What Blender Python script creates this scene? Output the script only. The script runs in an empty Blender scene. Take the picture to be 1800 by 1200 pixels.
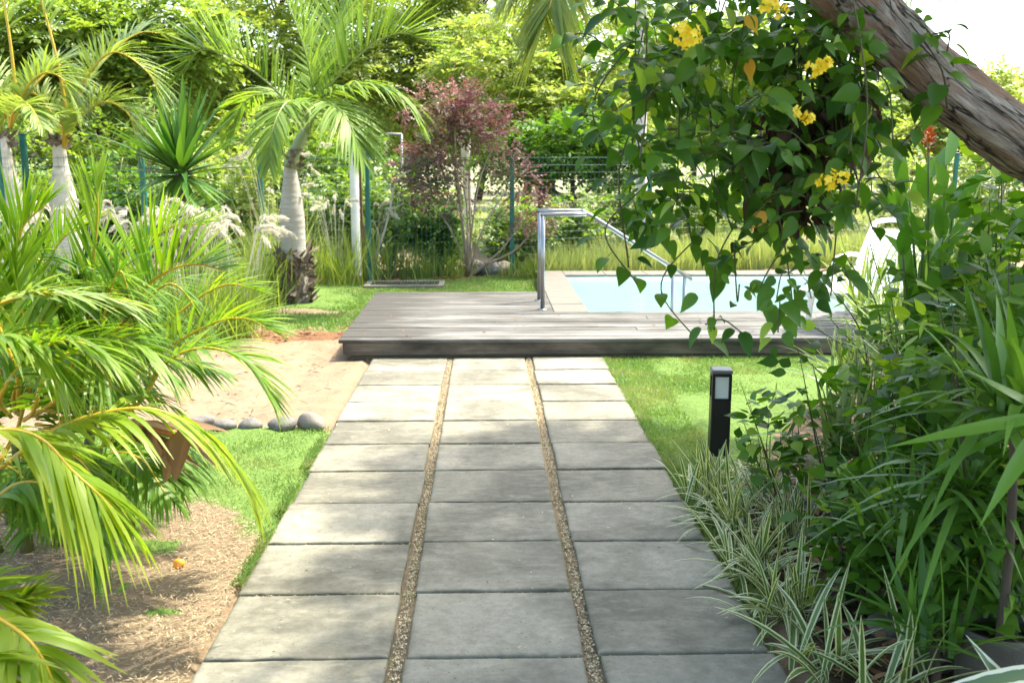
import bpy, math, random
import numpy as np
from math import radians, sin, cos, pi
from mathutils import Vector, Matrix

random.seed(7)
rng = np.random.default_rng(11)
S = bpy.context.scene
COL = S.collection

# ------------------------------------------------------------------ camera
CAM_H, PITCH, YAW, FPX = 1.63, math.atan(327 / 1750), radians(1.48), 1750.0
cam_d = bpy.data.cameras.new('camera')
cam = bpy.data.objects.new('camera', cam_d); COL.objects.link(cam)
cam.location = (0, 0, CAM_H)
cam.rotation_euler = (pi / 2 - PITCH, 0, -YAW)
cam_d.sensor_width = 36; cam_d.lens = 35
cam_d.clip_start = 0.05; cam_d.clip_end = 3000
cam_d.dof.use_dof = True
cam_d.dof.focus_distance = 4.6
cam_d.dof.aperture_fstop = 4.5
S.camera = cam

# ------------------------------------------------------------------ light
SUN_DIR = Vector((0.47, 0.30, 1.0)).normalized()          # from the ground towards the sun
W = bpy.data.worlds.new('World'); S.world = W
W.use_nodes = True
wn = W.node_tree; bg = wn.nodes['Background']
sky = wn.nodes.new('ShaderNodeTexSky'); sky.sky_type = 'NISHITA'; sky.sun_disc = False
sky.sun_elevation = math.asin(SUN_DIR.z)
sky.sun_rotation = math.atan2(SUN_DIR.x, SUN_DIR.y)
sky.air_density = 1.0; sky.dust_density = 3.5; sky.ozone_density = 1.0
wn.links.new(sky.outputs[0], bg.inputs[0])
bg.inputs[1].default_value = 0.15
sl = bpy.data.lights.new('sun', 'SUN'); sl.energy = 2.25; sl.angle = radians(1.6); sl.color = (1, 0.95, 0.86)
so = bpy.data.objects.new('sun', sl); COL.objects.link(so)
so.rotation_euler = (-SUN_DIR).to_track_quat('-Z', 'Y').to_euler(); so.location = (10, 8, 25)
vs = S.view_settings
S.display_settings.display_device = 'sRGB'
vs.view_transform = 'Standard'; vs.look = 'None'; vs.gamma = 1.0; vs.use_curve_mapping = False
vs.exposure = 2.4
vs.use_white_balance = True; vs.white_balance_temperature = 7000; vs.white_balance_tint = 3
S.cycles.max_bounces = 8; S.cycles.transparent_max_bounces = 8

# ------------------------------------------------------------------ picture <-> place
_F = np.array([sin(YAW) * cos(PITCH), cos(YAW) * cos(PITCH), -sin(PITCH)])
_R = np.array([cos(YAW), -sin(YAW), 0.0]); _U = np.cross(_R, _F)
def ray(px, py): return _F + _R * (px - 900) / FPX + _U * (600 - py) / FPX
def at(px, py, Y):                       # the point seen at px,py that stands Y metres ahead
    d = ray(px, py); return np.array([0, 0, CAM_H]) + d * (Y / d[1])
def gr(px, py, z=0.0):
    d = ray(px, py); return np.array([0, 0, CAM_H]) + d * ((z - CAM_H) / d[2])
def nrm(a):
    a = np.asarray(a, float); return a / np.maximum(np.linalg.norm(a, axis=-1, keepdims=True), 1e-9)

# ------------------------------------------------------------------ mesh building
class MB:
    def __init__(s): s.v = []; s.q = []; s.t = []; s.n = 0; s.a = {'rnd': [], 'u': [], 'v': []}
    def add(s, V, Q=None, T=None, rnd=0.5, u=0.0, v=0.0):
        V = np.asarray(V, float).reshape(-1, 3); n = len(V)
        s.v.append(V)
        for k, x in (('rnd', rnd), ('u', u), ('v', v)):
            s.a[k].append(np.broadcast_to(np.asarray(x, float).ravel(), (n,)) if np.size(x) == 1 else np.asarray(x, float).ravel())
        if Q is not None and len(Q): s.q.append(np.asarray(Q, int).reshape(-1, 4) + s.n)
        if T is not None and len(T): s.t.append(np.asarray(T, int).reshape(-1, 3) + s.n)
        s.n += n; return s
    def box(s, c, size, rot=None, rnd=0.5, bev=0.0):
        x, y, z = [d / 2 for d in size]
        if bev <= 0:
            V = np.array([(i, j, k) for i in (-x, x) for j in (-y, y) for k in (-z, z)])
            Q = [(0, 1, 3, 2), (4, 6, 7, 5), (0, 4, 5, 1), (2, 3, 7, 6), (0, 2, 6, 4), (1, 5, 7, 3)]
            T = []
        else:
            V = []; b = bev
            for (i, j, k) in [(i, j, k) for i in (-1, 1) for j in (-1, 1) for k in (-1, 1)]:
                V += [(i * x, j * (y - b), k * (z - b)), (i * (x - b), j * y, k * (z - b)), (i * (x - b), j * (y - b), k * z)]
            V = np.array(V); I = lambda i, j, k, a: (i * 4 + j * 2 + k) * 3 + a
            Q = []; T = []
            for i in (0, 1):
                Q.append((I(i,0,0,0), I(i,1,0,0), I(i,1,1,0), I(i,0,1,0)) if i else (I(i,0,0,0), I(i,0,1,0), I(i,1,1,0), I(i,1,0,0)))
                Q.append((I(0,i,0,1), I(0,i,1,1), I(1,i,1,1), I(1,i,0,1)) if i else (I(0,i,0,1), I(1,i,0,1), I(1,i,1,1), I(0,i,1,1)))
                Q.append((I(0,0,i,2), I(1,0,i,2), I(1,1,i,2), I(0,1,i,2)) if i else (I(0,0,i,2), I(0,1,i,2), I(1,1,i,2), I(1,0,i,2)))
            for p in (0, 1):
                for q in (0, 1):
                    Q.append((I(p,q,0,0), I(p,q,0,1), I(p,q,1,1), I(p,q,1,0)))
                    Q.append((I(p,0,q,0), I(p,0,q,2), I(p,1,q,2), I(p,1,q,0)))
                    Q.append((I(0,p,q,1), I(0,p,q,2), I(1,p,q,2), I(1,p,q,1)))
                    for r in (0, 1): T.append((I(p,q,r,0), I(p,q,r,1), I(p,q,r,2)))
        if rot is not None: V = V @ np.array(rot.to_matrix() if hasattr(rot, 'to_matrix') else rot).T
        return s.add(V + np.asarray(c), Q, T, rnd=rnd)
    def tube(s, pts, rad, sides=8, rnd=0.5, cap=True, noise=0.0):
        P = np.asarray(pts, float); n = len(P)
        r = np.full(n, rad) if np.size(rad) == 1 else np.asarray(rad, float)
        T = nrm(np.gradient(P, axis=0))
        ref = np.array([0, 0, 1.0]) if abs(T[0][2]) < .9 else np.array([1.0, 0, 0])
        A = np.zeros_like(P); a = nrm(np.cross(T[0], ref))
        for i in range(n):
            a = nrm(a - T[i] * np.dot(a, T[i])); A[i] = a
        B = np.cross(T, A)
        th = np.linspace(0, 2 * pi, sides, endpoint=False)
        rr = r[:, None] * (1 + (rng.normal(0, noise, (n, sides)) if noise else 0))
        V = P[:, None] + (A[:, None] * np.cos(th)[None, :, None] + B[:, None] * np.sin(th)[None, :, None]) * rr[..., None]
        i = np.arange(n - 1)[:, None]; j = np.arange(sides)[None]; j2 = (j + 1) % sides
        Q = np.stack([i * sides + j, i * sides + j2, (i + 1) * sides + j2, (i + 1) * sides + j], -1).reshape(-1, 4)
        vv = np.repeat(np.linspace(0, 1, n), sides); uu = np.tile(np.linspace(0, 1, sides), n)
        V = V.reshape(-1, 3); Tt = []
        if cap:
            V = np.vstack([V, P[0], P[-1]]); vv = np.append(vv, [0, 1]); uu = np.append(uu, [0, 0]); e = n * sides
            for k in range(sides):
                k2 = (k + 1) % sides
                Tt += [(e, k2, k), (e + 1, (n - 1) * sides + k, (n - 1) * sides + k2)]
        return s.add(V, Q, Tt, rnd=rnd, u=uu, v=vv)
    def lathe(s, prof, c=(0, 0, 0), sides=20, rnd=0.5, jit=0.0):
        P = np.asarray(prof, float); n = len(P); th = np.linspace(0, 2 * pi, sides, endpoint=False)
        rr = P[:, 0][:, None] * (1 + (rng.normal(0, jit, (n, sides)) if jit else 0)) * np.ones((n, sides))
        V = np.stack([rr * np.cos(th), rr * np.sin(th), np.repeat(P[:, 1][:, None], sides, 1)], -1).reshape(-1, 3) + np.asarray(c)
        i = np.arange(n - 1)[:, None]; j = np.arange(sides)[None]; j2 = (j + 1) % sides
        Q = np.stack([i * sides + j, i * sides + j2, (i + 1) * sides + j2, (i + 1) * sides + j], -1).reshape(-1, 4)
        return s.add(V, Q, rnd=rnd, v=np.repeat(np.linspace(0, 1, n), sides))
    def ribbons(s, C, Wd, rnd, lift=None):
        C = np.asarray(C, float); n, k, _ = C.shape; Wd = np.asarray(Wd, float)
        if lift is None: V = np.stack([C - Wd, C + Wd], 2); m = 2; us = [-1, 1]
        else: V = np.stack([C - Wd + lift, C, C + Wd + lift], 2); m = 3; us = [-1, 0, 1]
        b = (np.arange(n)[:, None, None] * k + np.arange(k - 1)[None, :, None]) * m + np.arange(m - 1)[None, None]
        Q = np.stack([b, b + 1, b + m + 1, b + m], -1).reshape(-1, 4)
        uu = np.broadcast_to(np.array(us, float), (n, k, m)); vv = np.broadcast_to(np.linspace(0, 1, k)[None, :, None], (n, k, m))
        rn = np.broadcast_to(np.broadcast_to(np.asarray(rnd, float), (n,))[:, None, None], (n, k, m))
        return s.add(V.reshape(-1, 3), Q, rnd=rn, u=uu, v=vv)
    def leaves(s, P, D, N, L, wd, prof, droop=0.15, fold=0.0, rnd=None, curl=0.0):
        P = np.asarray(P, float); n = len(P)
        if n == 0: return s
        D = nrm(D); k = len(prof); t = np.linspace(0, 1, k)
        L = np.broadcast_to(np.asarray(L, float), (n,)); wd = np.broadcast_to(np.asarray(wd, float), (n,))
        dr = np.broadcast_to(np.asarray(droop, float), (n,))
        sd = nrm(np.cross(D, N)); nn = np.cross(sd, D)
        C = P[:, None] + D[:, None] * (L[:, None] * t)[..., None]
        C[..., 2] -= (dr * L)[:, None] * t ** 2
        if curl: C += nn[:, None] * (L[:, None] * curl * np.sin(t * pi))[..., None]
        ww = wd[:, None] * np.asarray(prof)[None]
        lift = nn[:, None] * (ww * fold)[..., None] if fold else None
        if rnd is None: rnd = rng.random(n)
        return s.ribbons(C, sd[:, None] * ww[..., None], rnd, lift)
    def build(s, name, mat, parent=None, smooth=True, loc=None):
        V = np.concatenate(s.v)
        if loc is not None: V = V - np.asarray(loc)
        Q = np.concatenate(s.q) if s.q else np.zeros((0, 4), int); T = np.concatenate(s.t) if s.t else np.zeros((0, 3), int)
        me = bpy.data.meshes.new(name)
        me.vertices.add(len(V)); me.vertices.foreach_set('co', V.astype(np.float32).ravel())
        li = np.concatenate([Q.ravel(), T.ravel()]).astype(np.int32)
        me.loops.add(len(li)); me.loops.foreach_set('vertex_index', li)
        st = np.concatenate([np.arange(len(Q)) * 4, len(Q) * 4 + np.arange(len(T)) * 3]).astype(np.int32)
        me.polygons.add(len(st)); me.polygons.foreach_set('loop_start', st)
        me.polygons.foreach_set('use_smooth', np.full(len(st), smooth))
        me.update(calc_edges=True)
        for k, l in s.a.items():
            at_ = me.attributes.new(k, 'FLOAT', 'POINT'); at_.data.foreach_set('value', np.concatenate(l).astype(np.float32))
        me.materials.append(mat); me.validate()
        o = bpy.data.objects.new(name, me); COL.objects.link(o)
        if parent is not None:
            o.parent = parent
            o.location = -parent.location if loc is None else (0, 0, 0)
        elif loc is not None: o.location = loc
        return o

def tag(o, label=None, cat=None, group=None, kind=None):
    if label: o['label'] = label
    if cat: o['category'] = cat
    if group: o['group'] = group
    if kind: o['kind'] = kind
    return o
def thing(name, label, cat, loc=(0, 0, 0), group=None):
    o = bpy.data.objects.new(name, None); COL.objects.link(o); o.empty_display_size = .1
    o.location = tuple(float(x) for x in loc); return tag(o, label, cat, group)
def copy_tree(o, parent=None):
    c = o.copy(); COL.objects.link(c)
    if parent is not None: c.parent = parent
    for ch in list(o.children): copy_tree(ch, c)
    return c
def spline(pts, n=16):
    P = np.asarray(pts, float)
    if len(P) == 2: P = np.vstack([P[0], P.mean(0), P[1]])
    Q = np.vstack([2 * P[0] - P[1], P, 2 * P[-1] - P[-2]]); out = []
    m = len(P) - 1
    for x in np.linspace(0, m, n):
        i = min(int(x), m - 1); t = x - i; a, b, c, d = Q[i:i + 4]
        out.append(.5 * (2 * b + (c - a) * t + (2 * a - 5 * b + 4 * c - d) * t * t + (3 * b - a - 3 * c + d) * t ** 3))
    return np.array(out)

# ------------------------------------------------------------------ materials
class NT:
    def __init__(s, name):
        s.m = bpy.data.materials.new(name); s.m.use_nodes = True; s.t = s.m.node_tree
        s.b = s.t.nodes['Principled BSDF']; s.out = s.t.nodes['Material Output']
    def n(s, typ, **kw):
        x = s.t.nodes.new(typ)
        for k, v in kw.items(): setattr(x, k, v)
        return x
    def l(s, a, b): s.t.links.new(a, b)
    def attr(s, nm): return s.n('ShaderNodeAttribute', attribute_name=nm).outputs['Fac']
    def coord(s, kind='Object', scale=(1, 1, 1)):
        c = s.n('ShaderNodeTexCoord'); m = s.n('ShaderNodeMapping'); m.inputs['Scale'].default_value = scale
        s.l(c.outputs[kind], m.inputs[0]); return m.outputs[0]
    def pos(s, scale=(1, 1, 1)):
        c = s.n('ShaderNodeNewGeometry'); m = s.n('ShaderNodeMapping'); m.inputs['Scale'].default_value = scale
        s.l(c.outputs['Position'], m.inputs[0]); return m.outputs[0]
    def noise(s, vec, scale, detail=4, rough=.6, dist=0):
        x = s.n('ShaderNodeTexNoise'); x.inputs['Scale'].default_value = scale; x.inputs['Detail'].default_value = detail
        x.inputs['Roughness'].default_value = rough; x.inputs['Distortion'].default_value = dist
        s.l(vec, x.inputs['Vector']); return x.outputs['Fac']
    def ramp(s, fac, stops):
        r = s.n('ShaderNodeValToRGB'); e = r.color_ramp.elements
        while len(e) < len(stops): e.new(.5)
        for i, (p, c) in enumerate(stops):
            e[i].position = p; e[i].color = (*c, 1) if len(c) == 3 else c
        s.l(fac, r.inputs[0]); return r.outputs[0]
    def mix(s, fac, a, b, mode='MIX'):
        x = s.n('ShaderNodeMix', data_type='RGBA', blend_type=mode)
        for v, i in ((fac, 0), (a, 6), (b, 7)):
            if hasattr(v, 'links') or hasattr(v, 'is_linked'): s.l(v, x.inputs[i])
            else: x.inputs[i].default_value = v if i == 0 else (*v, 1)
        return x.outputs[2]
    def math(s, op, a, b=0.0, clamp=False):
        x = s.n('ShaderNodeMath', operation=op, use_clamp=clamp)
        for v, i in ((a, 0), (b, 1)):
            if hasattr(v, 'is_linked'): s.l(v, x.inputs[i])
            else: x.inputs[i].default_value = v
        return x.outputs[0]
    def bump(s, h, strength=.3, dist=.01):
        b = s.n('ShaderNodeBump'); b.inputs['Strength'].default_value = strength; b.inputs['Distance'].default_value = dist
        s.l(h, b.inputs['Height']); s.l(b.outputs[0], s.b.inputs['Normal']); return b.outputs[0]
    def fin(s, col=None, rough=.6, spec=.5, metal=0.0):
        if col is not None:
            if hasattr(col, 'is_linked'): s.l(col, s.b.inputs['Base Color'])
            else: s.b.inputs['Base Color'].default_value = (*col, 1)
        if hasattr(rough, 'is_linked'): s.l(rough, s.b.inputs['Roughness'])
        else: s.b.inputs['Roughness'].default_value = rough
        s.b.inputs['Specular IOR Level'].default_value = spec; s.b.inputs['Metallic'].default_value = metal
        return s.m

def leaf_mat(name, c1, c2, trans=.42, rough=.42, spec=.5, edge=None, tip=None, tint=(1.5, 1.45, .55), base=None, patch=None, hi=None):
    m = NT(name); r = m.attr('rnd')
    col = m.mix(r, c1, c2)
    if hi: col = m.mix(m.math('GREATER_THAN', r, .93), col, hi)
    if patch:
        nz = m.noise(m.pos(), 2.2, 2); col = m.mix(m.math('MULTIPLY', m.math('SUBTRACT', nz, .45, True), 4.0, True), col, patch)
    if tip:
        f = m.math('MULTIPLY', m.math('SUBTRACT', m.attr('v'), .62, True), 1.8, True); col = m.mix(f, col, tip)
    if base:
        f = m.math('SUBTRACT', 1.0, m.math('MULTIPLY', m.attr('v'), 3.0), True); col = m.mix(f, col, base)
    if edge:
        au = m.math('ABSOLUTE', m.attr('u'))
        st = m.math('GREATER_THAN', m.math('ADD', au, m.math('MULTIPLY', m.noise(m.pos(), 60, 2), .25)), .72)
        col = m.mix(st, col, edge)
    m.fin(col, rough, spec)
    tr = m.n('ShaderNodeBsdfTranslucent'); m.l(m.mix(1.0, col, tint, 'MULTIPLY'), tr.inputs[0])
    mx = m.n('ShaderNodeMixShader'); mx.inputs[0].default_value = trans
    m.l(m.b.outputs[0], mx.inputs[1]); m.l(tr.outputs[0], mx.inputs[2]); m.l(mx.outputs[0], m.out.inputs[0])
    return m.m

def bark_mat(name, c1, c2, c3, sc=(14, 14, 3), bump=.6, rough=.85, crack=None):
    m = NT(name); p = m.pos(sc); n1 = m.noise(p, 1.0, 6, .65, .6); n2 = m.noise(m.pos(), 3.5, 3)
    col = m.mix(m.ramp(n2, [(.35, (0, 0, 0)), (.65, (1, 1, 1))]), m.ramp(n1, [(.3, c1), (.6, c2)]), c3)
    if crack:
        v = m.n('ShaderNodeTexVoronoi', feature='DISTANCE_TO_EDGE'); v.inputs['Scale'].default_value = crack
        wv = m.n('ShaderNodeVectorMath', operation='ADD'); m.l(m.pos((1, 1, 1)), wv.inputs[0])
        nn = m.n('ShaderNodeTexNoise'); nn.inputs['Scale'].default_value = 5; m.l(nn.outputs['Color'], wv.inputs[1]); m.l(wv.outputs[0], v.inputs['Vector'])
        f = m.ramp(v.outputs['Distance'], [(.0, (1, 1, 1)), (.02, (0, 0, 0))]); col = m.mix(f, col, (.015, .012, .01))
    m.bump(n1, bump, .02); return m.fin(col, rough, .25)

M = {}
# leaves
M['areca'] = leaf_mat('areca_leaf', (.10, .22, .018), (.25, .36, .03), .5, .36, spec=.5, tint=(1.4, 1.45, .5), tip=(.26, .32, .05))
M['areca_young'] = leaf_mat('areca_young_leaf', (.15, .27, .016), (.30, .39, .03), .5, .42, spec=.35, tint=(1.5, 1.4, .45), tip=(.36, .38, .05))
M['areca_dark'] = leaf_mat('areca_shaded_leaf', (.07, .18, .018), (.16, .28, .03), .45, .45, spec=.3)  # darker copy of the areca leaf; shade within the clump put into its colour
M['palm'] = leaf_mat('palm_leaf', (.11, .21, .03), (.24, .34, .07), .45, .48, spec=.3, tint=(1.5, 1.45, .6))
M['palm_pale'] = leaf_mat('palm_leaf_pale', (.16, .25, .06), (.30, .38, .11), .4, .35, spec=.6)
M['coco'] = leaf_mat('coconut_leaf', (.12, .20, .025), (.27, .32, .05), .5, .4, tint=(1.5, 1.3, .4))
M['yucca'] = leaf_mat('yucca_leaf', (.03, .10, .015), (.09, .19, .03), .25, .4, spec=.35)
M['vine'] = leaf_mat('vine_leaf', (.026, .082, .010), (.10, .215, .022), .46, .42, spec=.28, hi=(.22, .33, .04), tint=(1.6, 1.6, .4))
M['shrub_dark'] = leaf_mat('dark_shrub_leaf', (.045, .115, .016), (.11, .22, .03), .45, .5, spec=.25)
M['hedge'] = leaf_mat('hedge_leaf', (.10, .20, .03), (.24, .33, .065), .42, .42, patch=(.08, .15, .035))
M['tree_a'] = leaf_mat('tree_leaf_yellow', (.20, .27, .05), (.38, .42, .13), .5, .5, tint=(1.35, 1.35, .7), patch=(.19, .29, .06))
M['tree_b'] = leaf_mat('tree_leaf_green', (.14, .25, .045), (.30, .39, .10), .48, .45, patch=(.15, .21, .03))
M['red'] = leaf_mat('red_leaf', (.16, .06, .06), (.34, .18, .18), .36, .5, tint=(1.2, .9, .85), patch=(.15, .17, .07))
M['varieg'] = leaf_mat('variegated_leaf', (.07, .14, .035), (.12, .20, .055), .3, .4, edge=(.56, .57, .36))
M['agave'] = leaf_mat('striped_agave_leaf', (.03, .08, .03), (.06, .12, .04), .2, .4, edge=(.50, .53, .42))
M['strap'] = leaf_mat('strap_leaf', (.055, .14, .022), (.13, .26, .045), .4, .4, spec=.4)
M['strap_pale'] = leaf_mat('strap_leaf_pale', (.15, .23, .09), (.26, .34, .15), .35, .4)
M['ginger'] = leaf_mat('ginger_leaf', (.05, .15, .02), (.11, .24, .035), .45, .34)
M['fgrass'] = leaf_mat('fountain_grass_blade', (.10, .18, .03), (.24, .30, .07), .45, .5)
M['plume'] = leaf_mat('grass_plume', (.52, .49, .42), (.72, .69, .60), .4, .8, tint=(1.1, 1.05, .9))
M['tallgrass'] = leaf_mat('tall_dry_grass', (.19, .28, .07), (.37, .42, .17), .45, .6, tint=(1.3, 1.2, .7))
M['lawn'] = leaf_mat('lawn_blade', (.08, .17, .032), (.20, .29, .08), .42, .5, tint=(1.15, 1.25, .65), patch=(.25, .27, .10))
M['dryleaf'] = leaf_mat('dry_leaf', (.11, .05, .02), (.30, .17, .08), .2, .7, tint=(1.2, .9, .6))
M['straw'] = leaf_mat('dry_straw', (.22, .16, .09), (.50, .40, .26), .15, .8, tint=(1.1, 1, .8))
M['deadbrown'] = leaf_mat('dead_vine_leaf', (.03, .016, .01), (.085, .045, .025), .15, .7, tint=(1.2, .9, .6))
M['yellowleaf'] = leaf_mat('yellow_leaf', (.55, .30, .02), (.65, .40, .03), .35, .45, tint=(1.2, 1, .4))
M['petal'] = leaf_mat('yellow_petal', (.85, .68, .03), (.90, .80, .10), .38, .5, tint=(1.1, 1, .4))
M['redflower'] = leaf_mat('orange_red_bract', (.55, .08, .02), (.6, .16, .05), .3, .5, tint=(1.1, .8, .5))
# bark and stems
M['bark_lean'] = bark_mat('leaning_trunk_bark', (.10, .088, .075), (.38, .345, .30), (.22, .155, .11), (11, 11, 11), 1.0, .85, crack=1.6)
def lean_bark():
    m = NT('leaning_trunk_bark'); cx = m.n('ShaderNodeCombineXYZ'); u, v = m.attr('u'), m.attr('v')
    m.l(m.math('MULTIPLY', m.math('SINE', m.math('MULTIPLY', u, 6.283)), 1.0), cx.inputs[0]); m.l(m.math('COSINE', m.math('MULTIPLY', u, 6.283)), cx.inputs[1]); m.l(m.math('MULTIPLY', v, 5.0), cx.inputs[2])
    def mp(sc): q = m.n('ShaderNodeMapping'); q.inputs['Scale'].default_value = sc; m.l(cx.outputs[0], q.inputs[0]); return q.outputs[0]
    streak = m.noise(mp((2.6, 2.6, 2.0)), 1.9, 9, .74, .5); big = m.noise(mp((1, 1, 1)), 1.7, 4, .6, .5); fine = m.noise(mp((14, 14, 6)), 2, 5, .7)
    col = m.ramp(streak, [(.36, (.075, .062, .05)), (.47, (.27, .24, .20)), (.64, (.50, .46, .395))])
    col = m.mix(m.ramp(big, [(.47, (0, 0, 0)), (.60, (.8, .8, .8))]), col, (.27, .155, .095))
    vo = m.n('ShaderNodeTexVoronoi', feature='DISTANCE_TO_EDGE'); vo.inputs['Scale'].default_value = 1.35
    ad = m.n('ShaderNodeVectorMath', operation='ADD'); nn = m.n('ShaderNodeTexNoise'); nn.inputs['Scale'].default_value = 3.0; m.l(cx.outputs[0], nn.inputs['Vector']); m.l(mp((1, 1, .9)), ad.inputs[0]); m.l(nn.outputs['Color'], ad.inputs[1]); m.l(ad.outputs[0], vo.inputs['Vector'])
    cr = m.math('MULTIPLY', m.ramp(vo.outputs['Distance'], [(0, (1, 1, 1)), (.03, (.6, .6, .6)), (.05, (0, 0, 0))]), m.ramp(big, [(.48, (1, 1, 1)), (.60, (0, 0, 0))]))
    col = m.mix(cr, col, (.012, .010, .008)); h = m.math('SUBTRACT', m.math('ADD', streak, m.math('MULTIPLY', fine, .5)), m.math('MULTIPLY', cr, .8))
    m.bump(h, 1.0, .018); return m.fin(col, .85, .25)
M['bark_lean'] = lean_bark()
M['bark_dark'] = bark_mat('dark_bark', (.035, .028, .02), (.09, .07, .05), (.06, .05, .035))
M['bark_grey'] = bark_mat('grey_palm_bark', (.26, .24, .21), (.46, .43, .39), (.36, .32, .27), (6, 6, 40), .35)
M['bark_white'] = bark_mat('whitish_palm_bark', (.42, .38, .34), (.68, .62, .57), (.5, .44, .4), (5, 5, 30), .3)
M['boot'] = bark_mat('dead_leaf_base', (.04, .03, .02), (.30, .24, .19), (.12, .085, .06), (30, 30, 8), .9)
M['stem_pale'] = bark_mat('pale_stem', (.30, .27, .20), (.52, .48, .38), (.42, .36, .28), (10, 10, 10), .3)
M['stem_red'] = bark_mat('shrub_stem', (.20, .13, .10), (.34, .25, .2), (.27, .2, .16), (10, 10, 10), .3)
def plain(name, c, rough=.5, spec=.5, metal=0, var=.0, sc=8.0, bump=0, bsc=40):
    m = NT(name); p = m.coord('Object')
    col = c
    if var:
        col = m.mix(m.noise(p, sc, 5), tuple(x * (1 - var) for x in c), tuple(min(1, x * (1 + var)) for x in c))
    if bump: m.bump(m.noise(p, bsc, 5), bump, .01)
    return m.fin(col, rough, spec, metal)
M['petiole'] = plain('yellow_petiole', (.46, .30, .02), .4, .5, 0, .3, 6)
M['petiole_green'] = plain('green_petiole', (.17, .22, .04), .45, .5, 0, .3, 6)
M['crownshaft'] = plain('crownshaft_green', (.20, .24, .10), .4, .5, 0, .35, 5)
M['vine_stem'] = plain('vine_stem', (.06, .065, .028), .7, .3, 0, .4, 10)
M['cane'] = plain('areca_cane', (.10, .11, .03), .5, .4, 0, .5, 9)
M['green_stem'] = plain('green_stem', (.10, .17, .04), .5, .4, 0, .3, 10)
M['steel'] = NT('brushed_steel').fin((.30, .30, .31), .3, .5, 1.0)
M['fence_green'] = plain('green_fence_paint', (.006, .115, .095), .4, .5, 0, .15)
M['black_paint'] = plain('black_lamp_paint', (.012, .012, .013), .32, .5, 0, .3, 20, .1, 90)
M['lamp_lens'] = plain('frosted_lens', (.62, .66, .62), .3, .5, 0, .12, 14)
M['white_plastic'] = plain('white_plastic', (.74, .73, .70), .38, .5, 0, .06)
M['post_white'] = plain('weathered_white_paint', (.62, .60, .56), .6, .3, 0, .25, 7, .2)
M['wood_brown'] = plain('brown_wood', (.20, .12, .07), .75, .2, 0, .4, 14, .3)
M['orange'] = plain('orange_fruit_skin', (.85, .30, .015), .4, .5, 0, .12, 12, .15, 120)
M['pot'] = plain('grey_concrete_pot', (.10, .095, .08), .9, .2, 0, .4, 11, .5, 60)
M['soil_dark'] = plain('potting_soil', (.035, .025, .018), .95, .1, 0, .5, 30, .8, 60)
def stone():
    m = NT('grey_stone'); p = m.coord('Object'); o = m.n('ShaderNodeObjectInfo').outputs['Random']
    a = m.mix(o, (.07, .07, .072), (.20, .165, .13)); n = m.noise(p, 14, 6)
    col = m.mix(m.ramp(n, [(.35, (0, 0, 0)), (.7, (1, 1, 1))]), a, (.19, .175, .16)); m.bump(m.noise(p, 50, 6), .5, .01)
    return m.fin(col, .75, .3)
M['stone'] = stone()
def slab():
    m = NT('cast_concrete_slab'); p = m.pos(); o = m.n('ShaderNodeObjectInfo').outputs['Random']
    base = m.mix(o, (.178, .166, .130), (.265, .250, .205))
    n1 = m.noise(p, 1.7, 5, .6, .5); n2 = m.noise(p, 26, 6, .7); n3 = m.noise(m.pos((1, 3, 1)), 6, 4, .65, .8)
    col = m.mix(m.ramp(n1, [(.42, (0, 0, 0)), (.62, (.9, .9, .9))]), base, (.105, .098, .077))
    col = m.mix(m.ramp(n3, [(.5, (0, 0, 0)), (.8, (.55, .55, .55))]), col, (.315, .295, .245))
    col = m.mix(m.ramp(n2, [(.40, (0, 0, 0)), (.62, (.6, .6, .6))]), col, m.mix(1.0, col, (.66, .645, .60), 'MULTIPLY'))
    sp = m.n('ShaderNodeTexVoronoi'); sp.inputs['Scale'].default_value = 55; m.l(p, sp.inputs['Vector'])
    col = m.mix(m.ramp(sp.outputs['Distance'], [(.0, (.9, .9, .9)), (.20, (0, 0, 0))]), col, (.07, .066, .056))
    # edge grime: the cast edge holds algae
    c = m.n('ShaderNodeTexCoord'); sx = m.n('ShaderNodeSeparateXYZ'); m.l(c.outputs['Generated'], sx.inputs[0])
    ed = None
    for ax in (0, 1):
        d = m.math('ABSOLUTE', m.math('SUBTRACT', sx.outputs[ax], .5)); ed = d if ed is None else m.math('MAXIMUM', ed, d)
    f = m.math('MULTIPLY', m.math('SUBTRACT', m.math('ADD', ed, m.math('MULTIPLY', m.noise(p, 18, 4), .10)), .515, True), 14, True)
    col = m.mix(m.math('MULTIPLY', f, .55), col, (.075, .08, .045))
    sp2 = m.n('ShaderNodeTexVoronoi'); sp2.inputs['Scale'].default_value = 22; m.l(p, sp2.inputs['Vector'])
    col = m.mix(m.ramp(sp2.outputs['Distance'], [(.05, (.8, .8, .8)), (.10, (0, 0, 0))]), col, (.06, .056, .045))
    n5 = m.noise(p, 5.5, 6, .72, 1.2); col = m.mix(m.ramp(n5, [(.52, (0, 0, 0)), (.68, (.4, .4, .4))]), col, (.095, .092, .075))
    m.bump(m.math('ADD', n2, m.math('MULTIPLY', n3, .6)), .55, .006)
    return m.fin(col, .82, .3)
M['slab'] = slab()
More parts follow.
